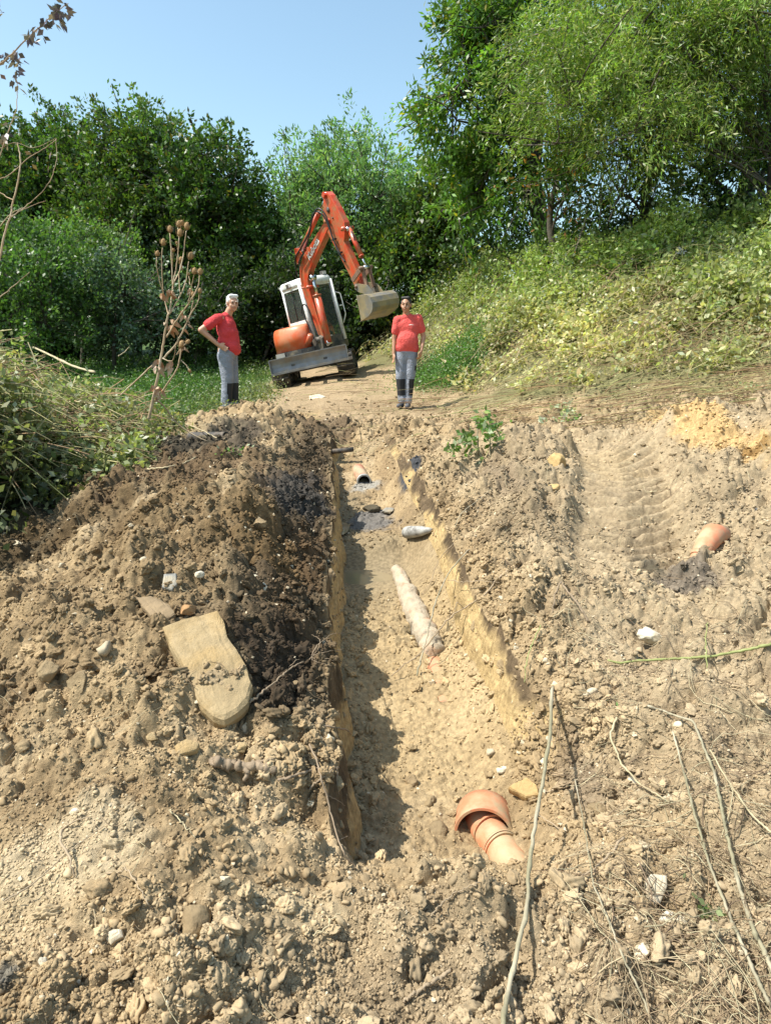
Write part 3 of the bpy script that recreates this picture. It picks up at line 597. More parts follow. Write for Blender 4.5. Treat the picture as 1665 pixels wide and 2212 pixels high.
# brambles over the bank
x, y, r = pts_in(34000, 8.2, 24, 501, pw=1.3); d = bankd(x, y)
cl = fbm(x, y, 1.0, 3, 61); cl2 = fbm(x, y, .35, 2, 63)
keep = (d + .7 * cl > .35) & (d < 9) & (x > -4) & (r.uniform(0, 1, len(x)) < .30 + .8 * sst(.6, 2.4, d + cl)) & (r.uniform(0, 1, len(x)) < .12 + sst(-.08, .12, cl2))
keep &= (((x - EX) ** 2 + (y - EY) ** 2) > 1.7 ** 2)
x, y, d, cl, cl2 = [q[keep] for q in (x, y, d, cl, cl2)]
up = sst(1.2, 3.2, d + 1.2 * cl)[:, None]
base = np.array([.41, .375, .19]) * (1 - up) + np.array([.22, .28, .075]) * up
base = base * (1 + .45 * np.clip(fbm(x, y, 1.6, 2, 462), -.6, .8))[:, None]; g2 = sst(.1, .4, vn(x * .9, y * .9, 88))[:, None]; base = base * (1 - .5 * g2) + np.array([.26, .30, .14]) * .5 * g2
base = base * (1 + .5 * np.clip(cl2, -.5, .5))[:, None]
hz = .06 + .8 * np.clip(cl + .2, 0, 1) * sst(.3, 2, d) + .25 * np.clip(cl2, 0, 1) * sst(.3, 1.5, d) + .22 * sst(2.8, 4.5, d)
z = H(x, y, False) + hz * r.uniform(.05, 1, len(x)) ** .6
sprays(x, y, z, .18 + .22 * r.uniform(0, 1, len(x)) * sst(.5, 2, d) + .05, 22, r, base, .06 + .06 * r.uniform(0, 1, len(x)) ** 2, 'brambles', 'tangled green brambles covering the bank')
# bright green weeds patch behind the right worker
x = r.normal(1.35, .38, 900); y = r.normal(13.5, .45, 900); sprays(x, y, H(x, y, False) + r.uniform(0, .25, 900), np.full(900, .25), 20, r, np.tile([.10, .20, .045], (900, 1)), np.full(900, .045), 'weeds', 'bright green weeds at the foot of the bank')
# weedy fringe between the field and the path
x, y, r = pts_in(14000, 9.8, 22, 505); cl = fbm(x, y, .8, 3, 65)
keep = (x < -1.9 - (y - 10) * .05 + .6 * cl) & (((x - EX) ** 2 + (y - EY) ** 2) > 1.75 ** 2); x, y, cl = x[keep], y[keep], cl[keep]
nb = sst(1.6, 3.6, -x - (y - 12) * .1 + cl)[:, None]; bc = np.array([.19, .20, .09]) * (1 - nb) + np.array([.075, .15, .035]) * nb
sprays(x, y, H(x, y, False), .10 + .16 * r.uniform(0, 1, len(x)) + .10 * np.clip(cl, 0, 1), 14, r, bc, np.full(len(x), .05), 'weeds', 'low green weeds and mown grass of the field behind the white-haired worker', lean=.4)
# grass blades of the field
x, y, r = pts_in(60000, 10, 24, 506); keep = (x < -2.4 + .4 * vn(x, y, 5)) | (y > 20); keep &= (((x - EX) ** 2 + (y - EY) ** 2) > 1.6 ** 2) & (bankd(x, y) < .5); x, y = x[keep], y[keep]
n = len(x); AX = r.normal(0, .35, (n, 3)) + np.array([0, 0, 1]); c = np.array([.085, .17, .035]) * r.uniform(.7, 1.4, (n, 1)) * (1 + .5 * fbm(x, y, 1.5, 2, 7))[:, None]
g = leaf_mesh('grass', np.stack([x, y, H(x, y, False)], 1), AX, np.full(n, .13), np.full(n, .02), c, M_GRASS, up=0, seed=8); tag(g, 'short bright green grass of the field', kind='stuff')
# cut stems lying over the lower bank
def stems(n, y0, y1, dmin, dmax, L, rad, ang, col, seed, name, label, filt=None, lift=.08, asd=.35, curl=.12, nside=3, zarc=.05, pw=1.2):
    x, y, r = pts_in(n, y0, y1, seed, pw=pw); d = bankd(x, y); keep = (d > dmin) & (d < dmax)
    if filt is not None: keep &= filt(x, y, r)
    x, y = x[keep], y[keep]; n = len(x); a = r.normal(ang, asd, n); l = r.uniform(*L, n)
    t = np.linspace(-.5, .5, 7)[None]; cu = r.normal(0, curl, n)[:, None] * l[:, None]
    px = x[:, None] + np.cos(a)[:, None] * l[:, None] * t - np.sin(a)[:, None] * cu * (4 * t * t - .5); py = y[:, None] + np.sin(a)[:, None] * l[:, None] * t + np.cos(a)[:, None] * cu * (4 * t * t - .5)
    gz_ = H(px, py, y1 < 9.4 and lift < .05); lo = gz_.mean(1, keepdims=True) + (gz_[:, -1:] - gz_[:, :1]) * t
    pz = np.maximum(gz_, lo) + r.uniform(.0, 1, (n, 1)) ** 1.5 * lift + zarc * r.uniform(0, 1, (n, 1)) * l[:, None] * (1 - 4 * t * t) + .004
    V, F = thin_tubes(np.stack([px, py, pz], -1), r.uniform(*rad, n), nside)
    ci = r.integers(0, len(col), n); C = np.array(col)[ci] * r.uniform(.7, 1.25, (n, 1)); C = np.repeat(C, 6 * nside, 0)
    o = npmesh(name, V, F, M_STRAW, fcol=C); tag(o, label, kind='stuff'); return o
SC = [(.37, .33, .15), (.42, .36, .19), (.29, .29, .11), (.34, .22, .11), (.20, .14, .075), (.24, .15, .08)]
stems(8000, 7.2, 17, -1.5, 3.6, (.2, 1.1), (.0022, .0055), R(12), SC, 511, 'cut_stems', 'mown straw-coloured stems strewn over the lower bank', asd=.85, lift=.40, filt=lambda x, y, r: (r.uniform(0, 1, len(x)) < (.35 + .8 * sst(.5, 3, x)) * (.15 + sst(-.12, .12, fbm(x, y, .6, 3, 411)))))
stems(3000, 9, 21, .4, 6, (.4, 1.3), (.0025, .006), R(60), SC, 512, 'cut_stems', 'dry stems poking out of the brambles on the bank', lift=.5, asd=1.0, zarc=.25)
stems(2600, 8.4, 17, -9, .3, (.1, .6), (.002, .004), R(10), SC[1:], 513, 'dry_litter', 'scattered dry stalks on the path by the workers', filt=lambda x, y, r: (x > -3) & (np.abs(fbm(x, y, 1.2, 2, 14)) > .02), lift=.03, asd=.9)
stems(6500, 1.1, 8.8, -30, 0.2, (.03, .34), (.0007, .0022), R(100), [(.36, .28, .17), (.28, .2, .12), (.46, .4, .25), (.16, .11, .07)], 514, 'dry_litter', 'bits of root, straw and twig littering the soil right of the trench', filt=lambda x, y, r: (x > xc(y) + .5 - .3 * (y < 2)), lift=.03, asd=1.2, curl=.25, pw=1)
stems(500, 1.1, 8.8, -30, 0.2, (.03, .18), (.0006, .0017), R(60), [(.36, .28, .17), (.28, .2, .12), (.42, .36, .22)], 515, 'dry_litter', 'sparse twigs and straw on the left spoil heap', filt=lambda x, y, r: (x < xc(y) - .45), lift=.015, asd=1.5, curl=.3, pw=1)
# ---------------------------------------------------------------- cut brush heaped along the left edge
def brush_h(x, y):
    s = -x - (1.95 + .12 * (y - 6)); m = sst(-.1, 1.4, s) * sst(5.0, 6.2, y + .3 * s) * (1 - sst(8.4, 9.6, y))
    m2 = sst(.0, .6, -x - 2.45) * sst(2.6, 3.4, y) * (1 - sst(5.5, 6.5, y)) * 1.5
    m = np.maximum(m, m2)
    return m * (.66 + .5 * vn(x * 1.1, y * 1.1, 3) + .2 * sst(.5, 2.5, s))
r = np.random.default_rng(521); n = 5200
x = -r.uniform(1.7, 5.2, n); y = r.uniform(2.6, 9.4, n); hb = brush_h(x, y); k = (hb > .06) & (fbm(x, y, .45, 2, 18) > -.09); x, y, hb = x[k], y[k], hb[k]; n = len(x)
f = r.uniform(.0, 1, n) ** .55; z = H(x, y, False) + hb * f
g = sst(.25, .9, f + .5 * vn(x * 2, y * 2, 6))[:, None]; bc = np.array([.06, .08, .025]) * (1 - g) + np.array([.25, .27, .12]) * g  # lower leaves darker: shade inside the heap painted into their colour
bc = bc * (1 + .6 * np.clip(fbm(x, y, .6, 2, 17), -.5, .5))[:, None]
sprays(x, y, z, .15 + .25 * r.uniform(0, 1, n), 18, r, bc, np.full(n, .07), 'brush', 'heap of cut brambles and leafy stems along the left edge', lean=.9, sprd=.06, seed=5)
n = 1900; x = -r.uniform(1.9, 4.6, n); y = r.uniform(4.9, 8.8, n); hb = brush_h(x, y); k = hb > .2; x, y, hb = x[k], y[k], hb[k]; n = len(x)
a = r.normal(-.5, .8, n); l = r.uniform(.3, 1.3, n); t = np.linspace(-.5, .5, 7)[None]; zz = H(x, y, False) + hb * r.uniform(.45, 1.12, n)
px = x[:, None] + np.cos(a)[:, None] * l[:, None] * t; py = y[:, None] + np.sin(a)[:, None] * l[:, None] * t * .7; pz = zz[:, None] + (r.normal(-.1, .35, n) * l)[:, None] * t + (.16 * l)[:, None] * (1 - 4 * t * t) * r.uniform(0, 1, (n, 1))
V, F = thin_tubes(np.stack([px, py, pz], -1), r.uniform(.0025, .008, n), 4)
C = np.repeat(np.array(SC)[r.integers(0, 6, n)] * r.uniform(.7, 1.3, (n, 1)), 24, 0); o = npmesh('cut_stems', V, F, M_STRAW, fcol=C); tag(o, 'straw-coloured stalks tangled in the brush heap at the left edge', kind='stuff')
# ---------------------------------------------------------------- excavator
M_OR = mat('orange paint', (.60, .062, .02), .34, var=.10, vs=5, col2=(.36, .13, .06), k2=.75, s2=5, bump=.15, bs=30, coat=.25)
M_ORF = mat('faded orange hood paint', (.70, .125, .035), .42, var=.12, vs=3, col2=(.55, .20, .10), k2=.7, s2=3, coat=.15)
M_WH = mat('off-white cab paint', (.80, .81, .79), .4, var=.05, vs=4, col2=(.45, .42, .36), k2=.35, s2=5)
M_DK = mat('dark dirty steel', (.055, .052, .05), .6, var=.3, vs=8, col2=(.17, .14, .10), k2=.55, s2=6, bump=.3, bs=30)
M_BL = mat('worn blade steel', (.20, .20, .205), .45, var=.25, vs=4, metal=.35, col2=(.22, .19, .15), k2=.5, s2=5, bump=.2, bs=25)
M_BK = mat('muddy bucket steel', (.20, .19, .175), .5, var=.2, vs=5, metal=.3, col2=(.30, .24, .14), k2=.75, s2=4, bump=.4, bs=20)
M_RUB = mat('track rubber', (.03, .028, .026), .85, var=.3, vs=10, col2=(.16, .13, .09), k2=.5, s2=5, bump=.5, bs=25)
M_CHR = mat('cylinder rod', (.6, .6, .6), .18, var=0, metal=1.0)
M_HOSE = mat('black hose', (.02, .02, .02), .45, var=0)
M_GL = bpy.data.materials.new('cab glass'); M_GL.use_nodes = True
_n = M_GL.node_tree.nodes; _l = M_GL.node_tree.links; _n.remove(_n['Principled BSDF'])
_t = _n.new('ShaderNodeBsdfTransparent'); _t.inputs[0].default_value = (.62, .70, .66, 1); _g = _n.new('ShaderNodeBsdfGlossy'); _g.inputs['Roughness'].default_value = .04; _g.inputs[0].default_value = (.9, .95, .92, 1)
_f = _n.new('ShaderNodeFresnel'); _f.inputs[0].default_value = 1.9; _m = _n.new('ShaderNodeMixShader'); _l.new(_f.outputs[0], _m.inputs[0]); _l.new(_t.outputs[0], _m.inputs[1]); _l.new(_g.outputs[0], _m.inputs[2]); _d = _n.new('ShaderNodeBsdfDiffuse'); _d.inputs[0].default_value = (.30, .34, .31, 1); _m2 = _n.new('ShaderNodeMixShader'); _m2.inputs[0].default_value = .14; _l.new(_m.outputs[0], _m2.inputs[1]); _l.new(_d.outputs[0], _m2.inputs[2]); _l.new(_m2.outputs[0], _n['Material Output'].inputs['Surface'])
M_DARKIN = mat('dark cab interior', (.025, .025, .027), .7, var=.1)
M_DECAL = mat('pale decal', (.75, .72, .68), .4, var=0)

EZ = 1.235
ex = empty('excavator', (-1.50, 16.3, EZ), (0, 0, 0))
ex.rotation_mode = 'XYZ'; ex.matrix_world = Matrix.Translation((-1.50, 16.3, EZ)) @ Matrix.Rotation(R(-12), 4, 'Y') @ Matrix.Rotation(R(2), 4, 'X') @ Matrix.Scale(.9, 4)
tag(ex, 'orange and white mini excavator tilted on the slope, arm raised and bucket hanging', 'excavator')
A = Matrix.Rotation(R(-52), 4, 'Z')               # the house is slewed: its front points right and towards the camera
# tracks
for sx in (-1, 1):
    hw_ = .20; n = 44; L_, rr = .92, .27; path = []
    for k in range(n):
        s_ = k / n * (4 * L_ * 1.0 + 2 * math.pi * rr)
        if s_ < 2 * L_: path.append((-L_ + s_, 0.0))
        elif s_ < 2 * L_ + math.pi * rr:
            a = (s_ - 2 * L_) / rr; path.append((L_ + rr * math.sin(a), rr - rr * math.cos(a)))
        elif s_ < 4 * L_ + math.pi * rr: path.append((L_ - (s_ - 2 * L_ - math.pi * rr), 2 * rr))
        else:
            a = (s_ - 4 * L_ - math.pi * rr) / rr; path.append((-L_ - rr * math.sin(a), rr + rr * math.cos(a)))
    b = MB(); V = []; F = []
    for k, (yy, zz) in enumerate(path):
        cx, cz = np.clip(yy, -L_, L_), rr; nx_, nz_ = yy - cx, zz - cz; q = math.hypot(nx_, nz_); o = .0
        for (xx, inn) in ((-hw_, 0), (hw_, 0), (hw_, 1), (-hw_, 1)):
            f_ = 1 - inn * .045 / max(q, .01) if q > 1e-4 else 1
            V.append((sx * .78 + xx, cx + nx_ * f_, cz + nz_ * f_))
    for k in range(n):
        k2 = (k + 1) % n
        for e in range(4): F.append((4 * k + e, 4 * k + (e + 1) % 4, 4 * k2 + (e + 1) % 4, 4 * k2 + e))
    b.add(V, F)
    for k, (yy, zz) in enumerate(path):            # grousers
        cx, cz = float(np.clip(yy, -L_, L_)), rr; an = math.atan2(zz - cz, yy - cx)
        b.box((0, 0, 0), (.36, .045, .04), Matrix.Translation((sx * .78, yy, zz)) @ Matrix.Rotation(an - math.pi / 2, 4, 'X'), .008)
    tr = b.build('track', M_RUB, ex)
    f = MB(); f.box((sx * .78, 0, rr), (.24, 2 * L_ - .1, .2), bev=.02)
    f.build('track_frame', M_DK, tr)
    for yy, rd in ((-L_, .2), (L_, .2), (-.5, .11), (-.1, .11), (.3, .11), (.62, .11)):
        w_ = MB(); zz = rr if rd > .15 else .155
        w_.tube([(sx * .78 - .15, yy, zz), (sx * .78 + .15, yy, zz)], rd, 20); w_.tube([(sx * .78 - .17, yy, zz), (sx * .78 + .17, yy, zz)], rd * .4, 12)
        w_.build('track_wheel', M_DK, tr)
b = MB(); b.box((0, 0, .40), (1.2, 1.1, .24), bev=.04); b.tube([(0, 0, .48), (0, 0, .66)], .42, 32); b.build('undercarriage', M_DK, ex)
# dozer blade: curved plate with ribs and arms
b = MB(); V = []; F = []; prof = [(-1.56, .35), (-1.50, .40), (-1.465, .48), (-1.46, .56), (-1.475, .62), (-1.52, .68)]
for xx in (-.90, .90):
    for (yy, zz) in prof: V.append((xx, yy, zz))
    for (yy, zz) in reversed(prof): V.append((xx, yy + .035, zz))
m = 12
for k in range(m): F.append((k, (k + 1) % m, m + (k + 1) % m, m + k))
F.append(tuple(range(m))); F.append(tuple(range(2 * m - 1, m - 1, -1))); b.add(V, F)
b.box((0, -1.545, .362), (1.83, .05, .05)); b.box((0, -1.51, .685), (1.80, .07, .022))
for xx in (-.905, .905): b.box((xx, -1.50, .51), (.02, .12, .34))
bl = b.build('dozer_blade', M_BL, ex)
for xx in (-.38, .38):
    b = MB(); b.box((xx, -1.0, .45), (.10, .95, .12), bev=.02); b.build('blade_arm', M_DK, bl)
b = MB(); b.tube([(0, -.5, .5), (0, -1.4, .56)], .045, 14); b.build('blade_cylinder', M_DK, bl)
# house skirt and floor
def arc(rad, a0, a1, n): return [(rad * math.cos(R(a0 + (a1 - a0) * k / (n - 1))), rad * math.sin(R(a0 + (a1 - a0) * k / (n - 1)))) for k in range(n)]
def slab(bb, pl, z0, z1, M, top=1.0, rnd=0.0, smooth=False):
    n = len(pl); cx = sum(p[0] for p in pl) / n; cy = sum(p[1] for p in pl) / n; rings = [(z0, 1.0), (z1 - rnd, top if rnd == 0 else 1.0)]
    if rnd: rings += [(z1 - rnd * .65, .985), (z1 - rnd * .3, .95), (z1 - rnd * .08, .90), (z1, .84)]
    V = []; F = []
    for (zz, s_) in rings:
        for p in pl: V.append((cx + (p[0] - cx) * s_, cy + (p[1] - cy) * s_, zz))
    for j in range(len(rings) - 1):
        for k in range(n): F.append((j * n + k, j * n + (k + 1) % n, (j + 1) * n + (k + 1) % n, (j + 1) * n + k))
    F.append(tuple(range(n - 1, -1, -1))); F.append(tuple((len(rings) - 1) * n + k for k in range(n))); bb.add(V, F, smooth, M)
plan = arc(.92, 60, 300, 30) + [(.62, -.72), (.80, -.45), (.80, .45), (.62, .66)]
b = MB(); slab(b, plan, .66, .80, A); sk = b.build('deck_skirt', M_DK, ex)
b = MB(); b.box((-.02, -.925, .74), (.42, .02, .10), A)
b.build('vent_panel', mat('grey panel', (.30, .29, .27), .6), sk)
# counterweight and right-hand hood
hood = arc(.89, 100, 292, 26) + [(.55, -.72), (.70, -.52), (.62, -.34), (-.05, -.30), (-.28, .1), (-.28, .7)]
b = MB(); slab(b, hood, .805, 1.36, A, rnd=.26, smooth=True); hd = b.build('engine_hood', M_ORF, ex)
b = MB()
pl = [(.905 * math.cos(R(a)), .905 * math.sin(R(a))) for a in range(196, 226, 3)]
for zz, h_ in ((1.06, .05), (.98, .03)):
    V = []; F = []
    for k, p in enumerate(pl): V += [(p[0], p[1], zz + k * .012 - h_), (p[0], p[1], zz + k * .012 + h_ * (.2 + k * .09))]
    for k in range(len(pl) - 1): F.append((2 * k, 2 * k + 2, 2 * k + 3, 2 * k + 1))
    b.add(V, F, False, A); b.cur = 1
b.build('decal', [M_DECAL, M_DK], hd, recalc=False)
b = MB(); b.tube([(-.28, -.62, 1.34), (-.28, -.62, 1.39), (-.1, -.62, 1.39), (-.1, -.62, 1.34)], .012, 8, A); b.build('handle', M_HOSE, hd)
b = MB(); b.prism([(.10, .80), (.66, .80), (.66, 1.05), (.40, 1.34), (.10, 1.34)], -.36, -.30, A); b.build('side_cover', mat('dusty grey red cover', (.24, .13, .11), .6), ex)
# cab: corner posts, roof, sills, windows
x0, x1, y0, y1, zb, zt = -.25, .62, -.30, .57, .82, 2.28
def post(bb, p, q, t=.075):
    bb.tube([p, q], t * .62, 10, A)
b = MB()
post(b, (x0, y0, zb + .3), (x0, y0, zt)); post(b, (x0, y1, zb), (x0, y1, zt))
post(b, (x1 + .04, y0, zb), (x1 - .06, y0, zt), .095); post(b, (x1 + .04, y1, zb), (x1 - .06, y1, zt), .085)
b.box(((x0 + x1) / 2, y0, 1.40), (x1 - x0 + .08, .06, .10), A, .015); b.box((x0, (y0 + y1) / 2, 1.33), (.06, y1 - y0, .10), A, .015)
b.box(((x0 + x1) / 2 + .03, y0 - .0, 2.20), (x1 - x0 - .05, .06, .09), A, .015); b.box((x0, (y0 + y1) / 2, 2.21), (.06, y1 - y0, .09), A, .01); b.box(((x0 + x1) / 2, y1, 2.21), (x1 - x0 - .04, .06, .09), A, .01)
b.box((x1 - .06, (y0 + y1) / 2, 2.22), (.06, y1 - y0, .08), A, .015)
cab = b.build('cab', M_WH, ex)
b = MB(); slab(b, [(x0 - .06, y0 - .04), (x0 - .08, y0 + .1), (x0 - .08, y1 - .1), (x0 - .06, y1 + .04), (x1 - .08, y1 + .05), (x1 - .0, y1 - .05), (x1 - .0, y0 + .05), (x1 - .08, y0 - .04)], 2.22, 2.40, A, rnd=.11, smooth=True); rf = b.build('roof', M_WH, cab)
def pane(nm, pts, mt=M_GL, par=cab):
    q = MB(); q.add(pts, [tuple(range(len(pts)))], False, A); return q.build(nm, mt, par, recalc=False)
pane('side_window', [(x0 + .05, y0 - .012, 1.45), (x1 - .04, y0 - .012, 1.45), (x1 - .09, y0 - .012, 2.16), (x0 + .05, y0 - .012, 2.16)])
pane('windscreen', [(x1 + .03, y0 + .05, .9), (x1 + .03, y1 - .05, .9), (x1 - .06, y1 - .05, 2.18), (x1 - .06, y0 + .05, 2.18)])
pane('rear_window', [(x0, y0 + .05, 1.38), (x0, y1 - .05, 1.38), (x0, y1 - .05, 2.05), (x0, y0 + .05, 2.05)])
pane('door_window', [(x0 + .05, y1, 1.2), (x1 - .03, y1, 1.2), (x1 - .09, y1, 2.04), (x0 + .05, y1, 2.04)])
q = MB()                                            # black window seals
for (p, r_) in (((x0 + .05, 1.45), (x1 - .04, 1.45)), ((x0 + .05, 2.16), (x1 - .09, 2.16)), ((x0 + .05, 1.45), (x0 + .05, 2.16)), ((x1 - .04, 1.45), (x1 - .09, 2.16)), ((x0 + .40, 1.45), (x0 + .40, 2.16))):
    q.tube([(p[0], y0 - .02, p[1]), (r_[0], y0 - .02, r_[1])], .010, 6, A)
q.build('window_seal', M_HOSE, cab)
b = MB(); b.box(((x0 + x1) / 2, (y0 + y1) / 2, .84), (x1 - x0, y1 - y0 - .02, .05), A); b.prism([(-.22, .86), (.60, .86), (.60, .93), (.3, .93), (.3, 1.05), (-.22, 1.25)], -.25, .52, A); b.build('cab_floor', M_DARKIN, cab)
b = MB(); b.box((.02, .1, 1.22), (.42, .42, .12), A, .04); b.box((-.19, .1, 1.52), (.12, .42, .55), A, .05); b.build('seat', M_DARKIN, cab)
b = MB(); b.tube([(.36, -.05, 1.0), (.38, -.05, 1.3)], .02, 8, A); b.ball(A @ Vector((.38, -.05, 1.32)), .03); b.build('control_lever', M_HOSE, cab); b = MB(); b.tube([(.36, .28, 1.0), (.38, .28, 1.3)], .02, 8, A); b.ball(A @ Vector((.38, .28, 1.32)), .03); b.build('control_lever', M_HOSE, cab)
b = MB(); b.tube([(x1 + .02, y1 + .04, 1.95), (x1 + .05, y1 + .14, 1.9), (x1 + .10, y1 + .14, 1.4), (x1 + .06, y1 + .05, 1.2)], .013, 8, A)
b.tube([(x1 + .055, y1 + .04, 1.62), (x1 + .07, y1 + .14, 1.62)], .012, 6, A); b.build('grab_rail', M_WH, cab)
for (px_, py_, pz_) in ((x1 - .1, y1 - .12, 2.44), (x0 + .42, y0 - .06, 2.29)):
    b = MB(); b.box((px_, py_, pz_), (.10, .13, .10), A, .015); b.cur = 1; b.box((px_ + .055, py_, pz_), (.012, .10, .07), A); b.build('work_light', [M_DK, M_DECAL], cab)
b = MB(); b.box((x1 + .02, (y0 + y1) / 2 + .05, .86), (.10, .7, .22), A, .02); b.build('front_panel', M_DK, cab)
# swing bracket, boom, arm
BY = -.25
b = MB(); b.prism([(.6, .68), (1.12, .66), (1.15, .95), (1.0, 1.02), (.6, .9)], BY - .17, BY + .17, A, .02); b.tube([(1.0, BY - .22, .92), (1.0, BY + .22, .92)], .06, 14, A); b.tube([(.82, BY, .62), (.82, BY, 1.0)], .12, 16, A); sw = b.build('swing_bracket', M_DK, ex)
b = MB(); b.tube([(.70, BY - .30, .86), (.92, BY - .30, 1.06)], .07, 12, A); b.build('pin_cover', M_OR, sw)
bo = [(.93, .86), (.80, 1.4), (.66, 2.1), (.68, 2.4), (.78, 2.62), (1.0, 2.80), (1.58, 3.05), (2.08, 3.27), (2.24, 3.33), (2.34, 3.28), (2.26, 3.16), (1.6, 2.76), (1.12, 2.46), (.97, 2.28), (.94, 2.1), (1.02, 1.5), (1.12, .94), (1.0, .80)]
b = MB(); b.prism(bo, BY - .08, BY + .08, A, .012); boom = b.build('boom', M_OR, ex)
b = MB(); b.tube([(2.24, BY - .16, 3.26), (2.24, BY + .16, 3.26)], .045, 14, A); b.build('pin', M_OR, boom); b = MB(); b.tube([(.88, BY - .15, 2.97), (.88, BY + .15, 2.97)], .045, 12, A); b.prism([(.78, 2.68), (1.06, 2.84), (.96, 3.0), (.84, 3.02)], BY - .15, BY - .11, A); b.prism([(.78, 2.68), (1.06, 2.84), (.96, 3.0), (.84, 3.02)], BY + .11, BY + .15, A)
b.build('cylinder_bracket', M_OR, boom); b = MB(); b.tube([(.99, BY - .16, 2.12), (.99, BY + .16, 2.12)], .035, 10, A); b.build('pin', M_OR, boom); b = MB(); b.tube([(.78, BY - .16, 2.14), (.78, BY + .16, 2.14)], .02, 8, A); b.build('pin', M_OR, boom)
# arm cylinder above the boom
def cyl(nm, p, q, k, rb, par, mb=M_OR):
    p, q = Vector(p), Vector(q); m_ = p.lerp(q, k)
    g = MB(); g.tube([p, m_], rb, 16, A); g.tube([m_, p.lerp(q, k + .02)], rb * 1.18, 16, A); g.cur = 1; g.tube([p.lerp(q, k + .015), q], rb * .45, 12, A); g.tube([p - Vector((0, .07, 0)), p + Vector((0, .07, 0))], rb * .8, 10, A); g.tube([q - Vector((0, .07, 0)), q + Vector((0, .07, 0))], rb * .75, 10, A)
    return g.build(nm, [mb, M_CHR], par)
cyl('arm_cylinder', (.88, BY, 2.97), (2.34, BY, 3.78), .66, .055, boom)
cyl('boom_cylinder', (1.22, BY - .06, .80), (1.12, BY - .02, 2.30), .72, .085, boom)
ar = [(2.27, 3.76), (2.40, 3.81), (2.51, 3.72), (2.66, 3.42), (2.79, 3.10), (2.78, 2.97), (2.64, 2.75), (2.91, 1.98), (2.90, 1.74), (2.80, 1.70), (2.70, 1.78), (2.62, 2.0), (2.10, 3.12), (2.08, 3.4)]
b = MB(); b.prism(ar, BY - .07, BY + .07, A, .010); arm = b.build('arm', M_OR, ex)
b = MB(); b.cur = 0; b.tube([(2.34, BY - .085, 3.47), (2.34, BY - .078, 3.47)], .055, 16, A); b.build('pin', M_DK, arm); b = MB(); b.tube([(2.44, BY - .085, 3.28), (2.44, BY - .078, 3.28)], .02, 10, A); b.build('pin', M_DK, arm)
b = MB()
b.prism([(2.33, 3.70), (2.40, 3.76), (2.35, 3.83), (2.28, 3.77)], BY - .13, BY + .13, A); b.build('pin', M_OR, arm); b = MB(); b.tube([(2.76, BY - .15, 2.98), (2.76, BY + .15, 2.98)], .045, 12, A); b.build('pin', M_OR, arm)
cyl('bucket_cylinder', (2.82, BY, 2.96), (3.13, BY, 2.12), .70, .052, arm)
b = MB()
for s_ in (-1, 1):
    b.prism([(2.70, 1.98), (2.76, 1.90), (3.14, 2.08), (3.10, 2.16)], BY + s_ * .13 - .015, BY + s_ * .13 + .015, A); b.prism([(3.06, 2.14), (3.15, 2.12), (3.17, 1.72), (3.09, 1.70)], BY + s_ * .09 - .015, BY + s_ * .09 + .015, A)
b.tube([(3.11, BY - .17, 2.12), (3.11, BY + .17, 2.12)], .035, 10, A); b.tube([(2.83, BY - .16, 1.80), (2.83, BY + .16, 1.80)], .04, 10, A); b.build('bucket_link', mat('rusty link', (.20, .12, .08), .6, var=.3), arm)
# bucket
pr = [(3.06, 1.60), (3.40, 1.56), (3.50, 1.49), (3.54, 1.38), (3.52, 1.28), (3.45, 1.20), (3.33, 1.145), (3.04, 1.08)]
b = MB(); W0, W1 = BY - .36, BY + .36
for yy in (W0, W1 - .02): b.prism([(p[0], p[1]) for p in pr], yy, yy + .02, A)
V = []; F = []
inn = [(3.06, 1.575), (3.385, 1.535), (3.48, 1.47), (3.515, 1.38), (3.495, 1.29), (3.43, 1.225), (3.32, 1.17), (3.04, 1.105)]
for yy in (W0 + .02, W1 - .02):
    V += [(p[0], yy, p[1]) for p in pr] + [(p[0], yy, p[1]) for p in inn]
k_ = 8
for k in range(k_ - 1): F.append((k, k + 1, 16 + k + 1, 16 + k)); F.append((8 + k, 16 + 8 + k, 16 + 8 + k + 1, 8 + k + 1))
F.append((0, 8, 24, 16)); F.append((7, 23, 31, 15)); b.add(V, F, False, A)
bk = b.build('bucket', M_BK, ex)
b = MB()
for s_ in (-.14, .12): b.prism([(2.80, 1.86), (2.92, 1.84), (3.20, 1.76), (3.34, 1.575), (3.08, 1.595), (2.86, 1.68), (2.76, 1.76)], BY + s_, BY + s_ + .025, A)
b.build('hanger', M_BK, bk)
for k in range(4):
    b = MB(); yy = W0 + .06 + k * .2; b.prism([(3.05, 1.075), (3.05, 1.11), (2.93, 1.075)], yy - .035, yy + .035, A); b.build('tooth', M_DK, bk)
